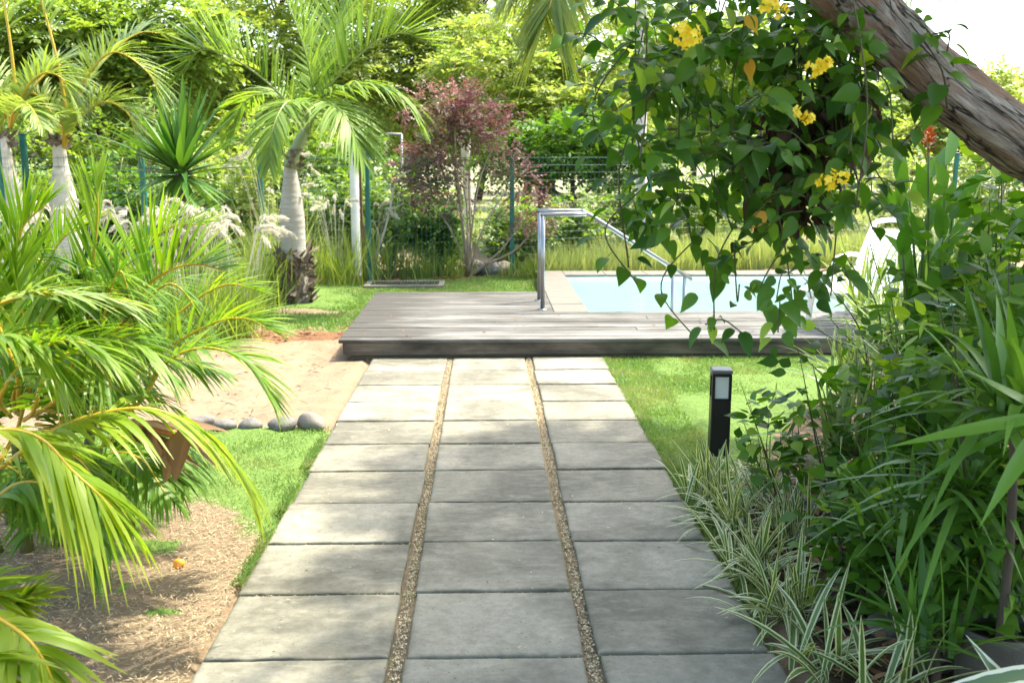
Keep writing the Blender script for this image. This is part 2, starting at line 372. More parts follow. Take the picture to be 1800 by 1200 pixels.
def deck(name, lo, hi, dark, dk=.5, left=False):
    m = NT(name); r = m.attr('rnd')
    g = m.noise(m.pos((1.2, 40, 40)), 2.0, 6, .7, .4); big = m.noise(m.pos((.8, 2.2, 2)), 1.5, 4, .6)
    col = m.mix(r, lo, hi)
    col = m.mix(m.ramp(g, [(.35, (.7, .7, .7)), (.6, (0, 0, 0))]), col, tuple(x * .5 for x in lo))
    if left:      # the old, damp left end has gone darker
        sx = m.n('ShaderNodeSeparateXYZ'); m.l(m.pos(), sx.inputs[0]); big = m.math('SUBTRACT', big, m.math('MULTIPLY', m.math('SUBTRACT', -.35, sx.outputs[0], True), .32))
    col = m.mix(m.ramp(big, [(dk - .06, (1, 1, 1)), (dk + .16, (0, 0, 0))]), col, dark)
    m.bump(g, .5, .006); return m.fin(col, .7, .3)
M['deck'] = deck('weathered_decking', (.095, .091, .085), (.20, .193, .182), (.05, .045, .04), .41, True)
M['fascia'] = deck('stained_fascia', (.13, .105, .075), (.19, .158, .118), (.03, .024, .018), .46)
M['underframe'] = plain('underframe_wood', (.10, .085, .06), .85, .2, 0, .5, 9)
def coping():
    m = NT('beige_pool_coping'); p = m.pos(); n = m.noise(p, 8, 5); r = m.attr('rnd')
    m.bump(m.noise(p, 60, 4), .2, .004)
    return m.fin(m.mix(m.mix(r, (0, 0, 0), (1, 1, 1)), m.ramp(n, [(.3, (.11, .10, .083)), (.7, (.165, .15, .127))]), (.135, .123, .105)), .75, .3)
M['coping'] = coping()
def pooltile():
    m = NT('pale_blue_pool_tile'); p = m.pos()
    b = m.n('ShaderNodeTexBrick'); b.offset = 0; b.inputs['Scale'].default_value = 10
    for k, v in (('Color1', (.575, .745, .77, 1)), ('Color2', (.61, .785, .81, 1)), ('Mortar', (.60, .75, .77, 1))): b.inputs[k].default_value = v
    b.inputs['Mortar Size'].default_value = .015; m.l(p, b.inputs['Vector'])
    return m.fin(b.outputs[0], .4, .4)
M['pooltile'] = pooltile()
def water():
    m = NT('pool_water'); p = m.pos((1, 1.6, 1))
    m.fin((.93, .99, 1.0), .02, .5); m.b.inputs['IOR'].default_value = 1.33; m.b.inputs['Transmission Weight'].default_value = 1.0
    m.bump(m.noise(p, 6, 4, .55, .6), .35, .03)
    tr = m.n('ShaderNodeBsdfTransparent'); tr.inputs[0].default_value = (.94, .985, .99, 1)
    gl = m.n('ShaderNodeBsdfGlossy'); gl.inputs['Roughness'].default_value = .03
    b2 = m.t.nodes['Bump'] if 'Bump' in m.t.nodes else None
    fr = m.n('ShaderNodeFresnel'); fr.inputs[0].default_value = 1.33
    if b2: m.l(b2.outputs[0], gl.inputs['Normal']); m.l(b2.outputs[0], fr.inputs['Normal'])
    mx = m.n('ShaderNodeMixShader'); m.l(fr.outputs[0], mx.inputs[0]); m.l(tr.outputs[0], mx.inputs[1]); m.l(gl.outputs[0], mx.inputs[2])
    m.l(mx.outputs[0], m.out.inputs[0]); return m.m
M['water'] = water()
def ground_mat():
    m = NT('garden_ground'); p = m.pos()
    g, s, d = m.attr('grass'), m.attr('sand'), m.attr('leafy')
    nf = m.noise(p, 45, 6, .7); nm = m.noise(p, 5, 5, .6); ng = m.noise(p, 160, 3, .7)
    soil = m.ramp(nf, [(.3, (.115, .08, .05)), (.55, (.215, .16, .105)), (.75, (.30, .235, .16))])
    soil = m.mix(m.ramp(nm, [(.4, (0, 0, 0)), (.7, (.8, .8, .8))]), soil, (.215, .148, .096))
    sand = m.ramp(ng, [(.3, (.145, .10, .062)), (.7, (.245, .178, .12))])
    sand = m.mix(m.ramp(nm, [(.35, (0, 0, 0)), (.75, (.7, .7, .7))]), sand, (.265, .20, .143))
    grass = m.ramp(nf, [(.3, (.055, .10, .02)), (.6, (.12, .19, .045)), (.8, (.22, .25, .08))])
    leafy = m.ramp(nf, [(.35, (.09, .04, .02)), (.65, (.22, .12, .065))])
    def edge(a): return m.ramp(m.math('ADD', a, m.math('MULTIPLY', m.math('SUBTRACT', m.noise(p, 9, 6, .7), .5), .9)), [(.42, (0, 0, 0)), (.58, (1, 1, 1))])
    col = m.mix(edge(s), soil, sand); col = m.mix(edge(d), col, leafy); col = m.mix(edge(g), col, grass)
    pl = m.attr('pale'); col = m.mix(pl, col, m.ramp(m.noise(p, 1.2, 5), [(.35, (.16, .17, .08)), (.7, (.30, .28, .18))]))
    dk = m.attr('humus'); col = m.mix(dk, col, m.ramp(nf, [(.35, (.03, .022, .014)), (.65, (.10, .072, .048))]))
    m.bump(m.math('ADD', nf, nm), .6, .02)
    return m.fin(col, .92, .15)
M['ground'] = ground_mat()
M['gravel'] = (lambda m: m.fin(m.ramp(m.attr('rnd'), [(0, (.20, .155, .095)), (.5, (.46, .37, .24)), (1, (.66, .56, .40))]), .85, .2))(NT('joint_gravel'))
M['joint_sand'] = plain('joint_sand', (.30, .235, .15), .95, .1, 0, .5, 40, .8, 150)

# ================================================================== THE GROUND
PATH_X0, PATH_X1 = -0.935, 0.945
def sm(x, a, b):
    t = np.clip((x - a) / (b - a), 0, 1); return t * t * (3 - 2 * t)
def vnoise(x, y, sc, seed):
    r = np.random.default_rng(seed); g = r.random((64, 64)); xs = x * sc; ys = y * sc
    i = np.floor(xs).astype(int); j = np.floor(ys).astype(int); fx = xs - i; fy = ys - j
    fx = fx * fx * (3 - 2 * fx); fy = fy * fy * (3 - 2 * fy); G = lambda a, b: g[a % 64, b % 64]
    return (G(i, j) * (1 - fx) + G(i + 1, j) * fx) * (1 - fy) + (G(i, j + 1) * (1 - fx) + G(i + 1, j + 1) * fx) * fy
def zones(x, y):
    n = (vnoise(x, y, 2.3, 1) - .5) * .5 + (vnoise(x, y, 7, 2) - .5) * .25
    # right: lawn up to the planted bed
    bedx = np.interp(y, [0, 3.0, 4.6, 5.6, 6.6, 7.5, 8.5], [1.0, 1.02, 1.12, 1.75, 2.4, 2.9, 3.3])
    right = sm(bedx - x + n * .25, -.05, .1) * (x > .5) * (y < 9.2)
    gr_r = right * sm(y + n * .5, 2.9, 3.4)
    # left: lawn strip between the dry soil and the stones
    gl = sm(y - n * .9 - .5 * np.clip(-x - 1, 0, 2), 3.75, 4.35) * (1 - sm(y, 5.80, 5.95)) * (x < 0) * sm(x, -3.2, -2.2)
    gl = gl * (1 - .85 * np.exp(-(((x + 1.55) / .42) ** 2 + ((y - 4.35) / .35) ** 2)))
    tuft = (vnoise(x, y, 5, 9) > .72) * (x < 0) * (y < 4.1) * (x > -1.6) * .75
    back = sm(y + n * .6 + .25 * np.clip(-x - 1, 0, 4), 9.2, 9.55) * (1 - sm(y + n * .5 - .37 * x, 13.15, 13.4)) * (x < .72) * sm(x, -5.5, -4.5)
    bare = .9 * np.exp(-(((x + 2.35) / .65) ** 2 + ((y - 10.35) / .22) ** 2)) + .6 * np.exp(-(((x + 1.6) / .5) ** 2 + ((y - 10.3) / .15) ** 2))
    grass = np.clip(gr_r + np.maximum(gl, tuft) + back * (1 - bare), 0, 1)
    sand = sm(y, 5.75, 5.95) * (1 - sm(y + n * .4 + .25 * np.clip(-x - 1, 0, 4), 8.75, 8.95)) * (x < 0)
    leafy = sm(y + n * .4 + .25 * np.clip(-x - 1, 0, 4), 8.75, 8.95) * (1 - sm(y + n * .6 + .25 * np.clip(-x - 1, 0, 4), 9.2, 9.5)) * (x < 0)
    leafy = np.maximum(leafy, .8 * sm(y - .37 * x + n, 13.0, 13.3) * (1 - sm(y - .37 * x, 14.2, 14.5)))
    pale = sm(y - .37 * x, 17, 20)
    humus = (x > .5) * (1 - right) * (y < 9.2) * sm(x, .97, 1.15)
    return grass, sand, leafy, pale, humus
def build_ground():
    xs = np.concatenate([[-900, -300, -120, -60, -30, -16, -10], np.arange(-7, 7.01, .055), [8, 10, 14, 20, 30, 60, 120, 300, 900]])
    ys = np.concatenate([[-300, -60, -15, -5], np.arange(-1, 15.01, .055), [16, 18, 20, 23, 27, 34, 45, 70, 120, 300, 1500]])
    X, Y = np.meshgrid(xs, ys); x, y = X.ravel(), Y.ravel()
    near = (np.abs(x) < 8) & (y < 15.5)
    z = ((vnoise(x, y, 1.3, 3) - .5) * .05 + (vnoise(x, y, 6, 4) - .5) * .022) * near
    z += .05 * sm(-x, 1.2, 2.2) * near * sm(y, 5.5, 7) + .03 * ((x > 1.3) & near)
    g, s, l, p, h = zones(x, y)
    z = z + near * s * ((vnoise(x, y, 4.5, 41) - .5) * .03 + (vnoise(x, y, 11, 42) - .5) * .018)
    inpath = (x > PATH_X0 - .03) & (x < PATH_X1 + .03) & (y < 8.05)
    z = np.where(inpath, -.035, z - .006)
    indeck = (x > -1.15) & (x < 6.3) & (y > 8.05) & (y < 10.8); z = np.where(indeck, np.minimum(z, 0.0) - .02, z)
    inpool = (x > .82) & (x < 6.2) & (y > 9.5) & (y < 12.45); z = np.where(inpool, -1.7, z)
    nx, ny = len(xs), len(ys); i = np.arange(ny - 1)[:, None]; j = np.arange(nx - 1)[None]
    Q = np.stack([i * nx + j, i * nx + j + 1, (i + 1) * nx + j + 1, (i + 1) * nx + j], -1).reshape(-1, 4)
    mb = MB(); mb.add(np.stack([x, y, z], 1), Q)
    mb.a = {'grass': [g], 'sand': [s], 'leafy': [l], 'pale': [p], 'humus': [h.astype(float)]}
    tag(mb.build('ground', M['ground']), kind='structure')
build_ground()

def blades(n, x0, x1, y0, y1, h, w, cond, mat, name, lean=.5, segs=3, zf=0.0):
    x = rng.uniform(x0, x1, n); y = rng.uniform(y0, y1, n); k = cond(x, y); x, y = x[k], y[k]; n = len(x)
    D = nrm(np.stack([rng.normal(0, lean, n), rng.normal(0, lean, n), np.ones(n)], 1)); N = nrm(rng.normal(0, 1, (n, 3)))
    L = h * rng.uniform(.5, 1.3, n)
    mb = MB(); mb.leaves(np.stack([x, y, np.full(n, zf)], 1), D, N, L, w, [1, .8, .05][:segs], .25)
    return tag(mb.build(name, mat), kind='stuff')
tag(blades(120000, .93, 3.2, 3.0, 7.95, .036, .0023, lambda x, y: (zones(x, y)[0] > .35 + .3 * rng.random(len(x))), M['lawn'], 'lawn_grass'), 'short green lawn to the right of the paved path', 'grass')
tag(blades(30000, -3.0, -.92, 2.9, 5.95, .033, .0021, lambda x, y: (zones(x, y)[0] > .35 + .3 * rng.random(len(x))), M['lawn'], 'lawn_grass'), 'patchy green lawn strip between the dry soil and the row of stones', 'grass')
def edge_tufts():
    for x0, c0, y0, y1, lab in ((.952, .4, 3.9, 7.9, 'ragged grass tufts spilling over the right edge of the path'), (-.945, .35, 3.6, 5.9, 'ragged grass tufts spilling over the left edge of the path')):
        n = 5000; y = rng.uniform(y0, y1, n); k = vnoise(y * 0 + x0 * 9, y, 6, 51) + .25 * rng.random(n) > .55; y = y[k]; n = len(y); x = x0 + np.sign(x0) * np.abs(rng.normal(0, .018, n))
        D = nrm(np.stack([-np.sign(x0) * rng.uniform(-.3, 1.0, n), rng.normal(0, .5, n), np.ones(n)], 1)); mb = MB()
        mb.leaves(np.stack([x, y, 0 * x + .004], 1), D, rng.normal(0, 1, (n, 3)), rng.uniform(.025, .065, n), .002, [1, .8, .4, .05], .4)
        tag(mb.build('edge_grass', M['lawn']), lab, 'grass', kind='stuff')
edge_tufts()
tag(blades(110000, -5.0, .72, 9.1, 13.5, .045, .004, lambda x, y: (zones(x, y)[0] > .3 + .3 * rng.random(len(x))) & ~((x > -1.25) & (y < 10.85)), M['lawn'], 'lawn_grass', zf=.02), 'sunlit lawn behind the wooden deck and around the white post', 'grass')
def litter(name, n, x0, x1, y0, y1, L, w, mat, cond, label, zz=.012):
    x = rng.uniform(x0, x1, n); y = rng.uniform(y0, y1, n); k = cond(x, y); x, y = x[k], y[k]; n = len(x)
    a = rng.uniform(0, 2 * pi, n); D = np.stack([np.cos(a), np.sin(a), rng.normal(.1, .2, n)], 1)
    mb = MB(); mb.leaves(np.stack([x, y, np.full(n, zz) + rng.uniform(-.004, .012, n)], 1), D, np.tile([0, 0, 1.], (n, 1)) + rng.normal(0, .35, (n, 3)), L * rng.uniform(.4, 1.3, n), w * rng.uniform(.6, 1.3, n), [.4, 1, .1], .1)
    return tag(mb.build(name, mat), label, 'litter', kind='stuff')
litter('straw_litter', 30000, -3.2, -.95, 2.3, 4.9, .024, .0018, M['straw'], lambda x, y: zones(x, y)[0] < .6, 'dry straw and cut grass lying on the bare soil left of the path')
litter('leaf_litter', 900, -5, -1.2, 8.6, 9.6, .06, .014, M['dryleaf'], lambda x, y: zones(x, y)[2] > .4, 'brown fallen leaves along the far edge of the sand', .05)
litter('leaf_litter', 1400, -4, 4, 12.4, 15.0, .07, .018, M['dryleaf'], lambda x, y: zones(x, y)[2] > .4, 'brown leaf litter under the shrubs along the fence', .03)
litter('leaf_litter', 900, -3.4, -1.0, 5.95, 8.6, .05, .007, M['dryleaf'], lambda x, y: rng.random(len(x)) < .5, 'scattered twigs and brown leaves on the sand', .05)
litter('leaf_litter', 1500, 1.0, 3.2, 2.0, 5.5, .075, .018, M['dryleaf'], lambda x, y: zones(x, y)[4] > .5, 'brown fallen leaves on the dark soil of the planted bed', .045)

# ================================================================== PATH
GX = [(-.935, -.3225), (-.2755, .3165), (.3625, .945)]
YE = [2.535 + .4925 * i for i in range(12)]
rows = ['first', 'second', 'third', 'fourth', 'fifth', 'sixth', 'seventh', 'eighth', 'ninth', 'tenth', 'eleventh']
cols = ['left column beside the soil and sand', 'middle column', 'right column beside the lawn']
def slab_mesh(w, l, h):
    # worn cast slab: gently uneven top, rounded and slightly chipped rim
    nx, ny = 31, 27; gx = np.linspace(-1, 1, nx); gy = np.linspace(-1, 1, ny)
    gx = np.sign(gx) * (1 - (1 - np.abs(gx)) ** 1.5); gy = np.sign(gy) * (1 - (1 - np.abs(gy)) ** 1.5)
    X, Y = np.meshgrid(gx, gy); o = rng.uniform(0, 50, 2)
    x = X * w / 2; y = Y * l / 2; e = np.minimum((1 - np.abs(X)) * w / 2, (1 - np.abs(Y)) * l / 2)
    n = vnoise(x + o[0], y + o[1], 9, 31) - .5; n2 = vnoise(x + o[0], y + o[1], 45, 32) - .5
    rim = np.exp(-e / .006); x = x - np.sign(X) * (np.abs(X) > .999) * (.0035 * (n2 + .5) ** 2 + .002 * n); y = y - np.sign(Y) * (np.abs(Y) > .999) * (.008 * (n2 + .5) ** 2 + .003 * n)
    z = h / 2 + .002 * n + .0005 * n2 - rim * (.005 + .008 * np.maximum(0, n2 + .1))
    T = np.stack([x, y, z], -1).reshape(-1, 3); k = nx * ny; i = np.arange(ny - 1)[:, None]; j = np.arange(nx - 1)[None]
    Q = np.stack([i * nx + j, i * nx + j + 1, (i + 1) * nx + j + 1, (i + 1) * nx + j], -1).reshape(-1, 4)
    ring = np.concatenate([np.arange(nx), np.arange(1, ny) * nx + nx - 1, (ny - 1) * nx + np.arange(nx - 2, -1, -1), np.arange(ny - 2, 0, -1) * nx])
    B = T[ring].copy(); B[:, 2] = -h / 2; m = len(ring); a = np.arange(m); b = (a + 1) % m
    S_ = np.stack([ring[b], ring[a], k + a, k + b], -1); Bc = np.array([[0, 0, -h / 2]])
    mb = MB(); mb.add(np.vstack([T, B, Bc]), np.vstack([Q, S_]), [(k + m, k + int(q), k + int(p)) for p, q in zip(a, b)]); return mb
for c, (x0, x1) in enumerate(GX):
    for r in range(11):
        ya, yb = YE[r], YE[r + 1]; n = 10 - r; jx = random.uniform(-.006, .006)
        lab = 'grey concrete paving slab, %s row from the deck, %s' % (rows[n], cols[c])
        o = slab_mesh(x1 - x0 - .006, yb - ya - .012, .055).build('paving_slab', M['slab'])
        o.location = ((x0 + x1) / 2 + jx, (ya + yb) / 2, -.0105 + random.uniform(-.004, .004))
        o.rotation_euler = (random.uniform(-.004, .004), random.uniform(-.004, .004), random.uniform(-.006, .006))
        tag(o, lab, 'paving slab', 'concrete slabs of the garden path', 'thing')
mb = MB(); mb.box((0, 5.2, -.02), (1.86, 5.5, .02)); tag(mb.build('path_bedding', M['joint_sand']), kind='structure')
def pebbles():
    n = 9000; x = np.where(rng.random(n) < .5, rng.normal(-.2985, .015, n), rng.normal(.3415, .015, n)); y = rng.uniform(2.5, 7.95, n)
    k = (((x > -.32) & (x < -.277)) | ((x > .32) & (x < .363))); x, y = x[k], y[k]; n = len(x)
    o8 = np.array([(1, 0, 0), (-1, 0, 0), (0, 1, 0), (0, -1, 0), (0, 0, 1), (0, 0, -1)], float)
    F = np.array([(0, 2, 4), (2, 1, 4), (1, 3, 4), (3, 0, 4), (2, 0, 5), (1, 2, 5), (3, 1, 5), (0, 3, 5)])
    sz = rng.uniform(.002, .0055, (n, 1, 1)) * rng.uniform(.6, 1.3, (n, 6, 1))
    V = np.stack([x, y, rng.uniform(-.009, .006, n)], 1)[:, None] + o8[None] * sz
    mb = MB(); mb.add(V.reshape(-1, 3), None, (F[None] + (np.arange(n) * 6)[:, None, None]).reshape(-1, 3), rnd=np.repeat(rng.random(n), 6))
    tag(mb.build('gravel', M['gravel'], smooth=False), 'tan gravel filling the two long joints of the path', 'gravel', kind='stuff')
    n = 2600; jj = rng.integers(0, 12, n); x = rng.uniform(-.93, .94, n); y = np.array(YE)[jj] + rng.normal(0, .004, n)
    k = vnoise(x * 3, jj * 7.7, 1.0, 6) > .45; x, y = x[k], y[k]; n = len(x)
    mb = MB(); mb.leaves(np.stack([x, y, np.full(n, -.006)], 1), np.stack([rng.normal(0, .6, n), rng.normal(0, .5, n), np.ones(n)], 1), rng.normal(0, 1, (n, 3)), rng.uniform(.014, .032, n), .0018, [1, .8, .05], .3)
    tag(mb.build('joint_weeds', M['lawn']), 'tiny weeds and moss in the cross joints of the path', 'weeds', kind='stuff')
pebbles()
def crumbs():
    n = 4200; jj = rng.integers(1, 12, n); x = rng.uniform(-.93, .94, n); y = np.array(YE)[jj] + rng.normal(0, .0035, n); k = vnoise(x * 2.2, jj * 5.3, 1.0, 16) > .30; x, y = x[k], y[k]; n = len(x)
    o6 = np.array([(1, 0, 0), (-1, 0, 0), (0, 1, 0), (0, -1, 0), (0, 0, 1), (0, 0, -1)], float); F = np.array([(0, 2, 4), (2, 1, 4), (1, 3, 4), (3, 0, 4), (2, 0, 5), (1, 2, 5), (3, 1, 5), (0, 3, 5)])
    V = np.stack([x, y, rng.uniform(-.008, .009, n)], 1)[:, None] + o6[None] * rng.uniform(.0015, .005, (n, 1, 1)) * rng.uniform(.6, 1.3, (n, 6, 1))
    mb = MB(); mb.add(V.reshape(-1, 3), None, (F[None] + (np.arange(n) * 6)[:, None, None]).reshape(-1, 3), rnd=np.repeat(rng.random(n) * .45, 6)); tag(mb.build('gravel', M['gravel'], smooth=False), 'dirt and grit caught in the cross joints of the path', 'gravel', kind='stuff')
crumbs()
litter('leaf_litter', 420, -.92, .93, 2.6, 7.9, .016, .0035, M['straw'], lambda x, y: rng.random(len(x)) < .3 + .7 * (np.abs(x) > .7), 'tiny dry leaf bits and husks lying on the paving slabs', .021)
litter('leaf_litter', 60, -1.1, 4, 8.0, 9.3, .03, .008, M['dryleaf'], lambda x, y: x > -2, 'few small brown leaves lying on the wooden deck', .172)

# ================================================================== DECK, POOL, RAILS
def build_deck():
    t = thing('wooden_deck', 'low weathered grey wooden deck with dark stained front edge at the end of the path', 'deck', (0, 8, 0))
    top = MB(); zt = .165; th = .028
    n1 = 10; w = (9.36 - 7.93) / n1
    for i in range(n1):
        y = 7.93 + (i + .5) * w; xa = -1.2; 
        for xb in ([6.2] if False else [random.uniform(1.2, 4.4), 6.2]):
            top.box(((xa + xb) / 2, y, zt - th / 2 + random.uniform(-.002, .002)), (xb - xa - .004, w - .013, th), rnd=random.random(), bev=.003); xa = xb
    n2 = 10; w = (10.78 - 9.36) / n2
    for i in range(n2):
        y = 9.36 + (i + .5) * w; xa = -1.2 + random.uniform(-.004, .004)
        top.box(((xa + .64) / 2, y, zt - th / 2 + random.uniform(-.0015, .0015)), (.64 - xa, w - .013, th), rnd=random.random(), bev=.003)
    top.build('decking', M['deck'], t, smooth=False)
    f = MB(); f.box((2.52, 7.962, .086), (7.36, .026, .098), rnd=.6); f.build('fascia', M['fascia'], t, smooth=False)
    f = MB(); f.box((-1.16, 9.38, .086), (.026, 2.76, .098), rnd=.3); f.build('fascia', M['fascia'], t, smooth=False)
    u = MB(); u.box((2.54, 7.992, .014), (7.3, .03, .042)); u.box((-1.13, 9.4, .014), (.03, 2.7, .042))
    for i in range(9): u.box((-.7 + i * .85, 8.66, .06), (.045, 1.25, .10))
    u.build('underframe', M['underframe'], t, smooth=False)
    for i in range(19):
        s = MB(); s.lathe([(0, .1675), (.004, .167), (.0045, .1645)], (-1.0 + i * .4, 8.0, 0), 8); s.build('screw', M['steel'], t)
build_deck()

def build_pool():
    t = thing('swimming_pool', 'pale turquoise swimming pool with beige stone coping beyond the wooden deck', 'pool', (3, 11, 0))
    x0, x1, y0, y1, zb = .97, 6.0, 9.42, 12.35, -1.1
    b = MB(); th = .14
    b.box(((x0 + x1) / 2, (y0 + y1) / 2, zb - .05), (x1 - x0 + .3, y1 - y0 + .3, .1))
    b.box((x0 - th / 2, (y0 + y1) / 2, -.48), (th, y1 - y0, 1.24)); b.box((x1 + th / 2, (y0 + y1) / 2, -.48), (th, y1 - y0, 1.24))
    b.box(((x0 + x1) / 2, y0 - .025, -.48), (x1 - x0 + .28, .05, 1.24)); b.box(((x0 + x1) / 2, y1 + th / 2, -.48), (x1 - x0 + .28, th, 1.24))
    b.build('basin', M['pooltile'], t, smooth=False)
    s = MB()
    for i in range(4): s.box((x0 + .15 + i * .3, 9.92, zb + .001 + (.96 - i * .26) / 2), (.3, 1.0, .96 - i * .26))
    s.build('entry_steps', M['pooltile'], t, smooth=False)
    c = MB(); L = 12.78 - 9.36; n = 7
    for i in range(n): c.box((.81, 9.36 + (i + .5) * L / n, .1475), (.33, L / n - .004, .035), rnd=random.random(), bev=.004)
    n = 10
    for i in range(n): c.box((.975 + (i + .5) * 5.2 / n, 12.56, .1475), (5.2 / n - .004, .42, .035), rnd=random.random(), bev=.004)
    c.build('coping', M['coping'], t, smooth=False)
    wl = MB(); wl.box((.81, 11.05, .05), (.31, 3.4, .158)); wl.box((3.5, 12.56, .05), (5.0, .4, .158)); wl.build('coping_wall', M['underframe'], t, smooth=False)
    w = MB(); xs = np.linspace(x0, x1, 40); ys = np.linspace(y0, y1, 30); X, Y = np.meshgrid(xs, ys)
    i = np.arange(29)[:, None]; j = np.arange(39)[None]; Q = np.stack([i * 40 + j, i * 40 + j + 1, (i + 1) * 40 + j + 1, (i + 1) * 40 + j], -1).reshape(-1, 4)
    w.add(np.stack([X.ravel(), Y.ravel(), np.full(X.size, .105)], 1), Q); tag(w.build('water', M['water']), 'clear pale turquoise pool water', 'water', kind='structure')
build_pool()

def build_rail():
    t = thing('handrail', 'polished steel pool handrail nearest the path, sloping down over the pool steps', 'handrail', (.54, 9.5, .165), 'pool entry handrails')
    z0 = .165; r = .0195
    P = [(.53, 0, 1.085), (.99, 0, 1.085), (2.06, 0, .435)]
    m = MB(); m.tube(spline([(.515, 0, .915), (.75, 0, .915), (.965, 0, .915)], 4), r, 14)
    m.tube([(.955, 0, .917), (.985, 0, .908), (1.02, 0, .888), (1.98, 0, .285)], r, 14)
    m.build('rail', M['steel'], t, loc=(0, 0, 0))
    for x, zt, zb_ in ((.54, .9, 0), (1.91, .31, -.55)):
        m = MB(); m.tube([(x, 0, zb_), (x, 0, (zb_ + zt) / 2), (x, 0, zt)], .021 if x < 1 else .017, 14)
        p = m.build('post', M['steel'], t, loc=(0, 0, 0))
        if zb_ == 0:
            m = MB(); m.lathe([(0, .012), (.042, .011), (.046, .006), (.046, 0)], (x, 0, 0), 18); f = m.build('flange', M['steel'], p, loc=(0, 0, 0))
    for o in t.children: o.location.x = -.54
    t2 = copy_tree(t); t2.location = (.54, 10.1, .165); t2['label'] = 'polished steel pool handrail farther from the path, mostly hidden behind the nearer one'
build_rail()

# ================================================================== FENCE, POSTS
def build_fence():
    t = thing('mesh_fence', 'dark green welded mesh fence with square posts behind the shrubs', 'fence', (0, 13.5, 0))
    ps = [(-2, 11.0), (45, 11.6), (250, 12.0), (457, 12.4), (645, 12.9), (900, 13.5), (1143, 14.25), (1400, 15.0), (1680, 15.9), (1980, 16.8)]
    pts = [at(px, 300, Y)[:2] for px, Y in ps]
    for i, p in enumerate(pts):
        h = 1.9 if i < 3 else 1.7
        m = MB(); m.box((p[0], p[1], h / 2 - .05), (.06, .06, h), bev=.006); m.box((p[0], p[1], h - .04), (.068, .068, .02), bev=.005)
        m.build('post', M['fence_green'], t, smooth=False)
    for a, b in zip(pts[:-1], pts[1:]):
        m = MB(); L = np.linalg.norm(b - a); n = int(L / .06); d = (b - a) / L; nn = np.array([-d[1], d[0]]); rr = .0014
        T = (np.arange(n) + .5) / n; c = a[None] + (b - a)[None] * T[:, None]
        V = np.zeros((n, 4, 3)); V[:, 0, :2] = c - d * rr; V[:, 1, :2] = c + d * rr; V[:, 2, :2] = c + d * rr; V[:, 3, :2] = c - d * rr
        V[:, :2, 2] = .05; V[:, 2:, 2] = 1.63; m.add(V.reshape(-1, 3), np.arange(n * 4).reshape(-1, 4))
        V2 = V + np.append(nn * .003, 0)
        for z in np.arange(.1, 1.66, .1):
            m.tube([(*a, z), (*((a + b) / 2), z), (*b, z)], (.0016 if z < 1.5 else .0026), 3, cap=False)
        m.build('mesh_panel', M['fence_green'], t, smooth=False)
build_fence()
def build_posts():
    p = gr(628, 500)
    t = thing('white_post', 'round white post standing on the lawn beside the bottle palm', 'post', p)
    m = MB(); m.lathe([(0, 1.78), (.05, 1.775), (.056, 1.76), (.056, .12)], (p[0], p[1], 0), 18); m.build('shaft', M['post_white'], t)
    m = MB(); m.lathe([(.058, .12), (.06, .1), (.062, -.03)], (p[0], p[1], 0), 18); m.build('base_sleeve', M['wood_brown'], t)
    m = MB(); m.box((p[0] + .075, p[1] + .03, .8), (.03, .03, 1.6), bev=.004); m.build('timber_stake', M['wood_brown'], t)
    q = at(706, 255, 16.5)
    t = thing('pipe_post', 'thin grey pipe with a bent top beyond the fence', 'post', (q[0], q[1], 0))
    a = at(706, 236, 16.5); b = at(680, 235, 16.5)
    m = MB(); m.tube([(q[0], q[1], 0), (q[0], q[1], 1), a, ], .017, 8); m.tube([a, (a + b) / 2, b], .017, 8); m.build('pipe', plain('galvanised_pipe', (.30, .30, .31), .5, .5, 0, .2), t)
    d = [gr(645, 500), gr(778, 500), gr(772, 512), gr(640, 512)]
    c = gr(712, 506); 
    t = thing('drain_grate', 'flat pale concrete drain cover with grey grating set in the lawn', 'drain cover', (c[0], c[1], .03))
    m = MB(); w, l = .98, .46; z = .034
    m.box((c[0], c[1] - l / 2, z), (w, .07, .06), bev=.005); m.box((c[0], c[1] + l / 2, z), (w, .07, .06), bev=.005)
    m.box((c[0] - w / 2 + .035, c[1], z), (.07, l - .074, .06), bev=.005); m.box((c[0] + w / 2 - .035, c[1], z), (.07, l - .074, .06), bev=.005)
    m.build('frame', M['coping'], t, smooth=False)
    m = MB()
    for i in range(22): m.box((c[0] - w / 2 + .09 + i * (w - .18) / 21, c[1], z + .012), (.014, l - .08, .02))
    m.box((c[0], c[1], z), (w - .14, .02, .02)); m.build('grating', M['steel'], t, smooth=False)
build_posts()

def build_bollard():
    p = gr(1262, 803); t = thing('bollard_lamp', 'square black bollard lamp with frosted lens standing on the lawn by the path', 'garden lamp', p)
    x, y = p[0], p[1]; w = .105; H = .5; R = Matrix.Rotation(radians(-6), 3, 'Z')
    def bx(m, c, s, bev=.004): m.box(np.array(R @ Vector(c)) + (x, y, 0), s, R, bev=bev)
    m = MB(); bx(m, (0, 0, .155), (w, w, .35)); m.build('post', M['black_paint'], t, smooth=False)
    m = MB(); bx(m, (0, 0, .006), (w + .05, w + .05, .012), .003); m.build('base_plate', M['black_paint'], t, smooth=False)
    m = MB(); bx(m, (0, 0, .40), (w - .022, w - .022, .128)); m.build('lens', M['lamp_lens'], t, smooth=False)
    m = MB()
    for i in (-1, 1):
        for j in (-1, 1): bx(m, (i * (w / 2 - .008), j * (w / 2 - .008), .40), (.016, .016, .138), .002)
    for k in (.3355, .4675): bx(m, (0, 0, k), (w, w, .012), .002)
    m.build('lamp_cage', M['black_paint'], t, smooth=False)
    m = MB(); bx(m, (0, 0, .487), (w + .006, w + .006, .024), .006); m.build('cap', plain('grey_cap', (.10, .105, .105), .4, .5, 0, .2), t, smooth=False)
build_bollard()

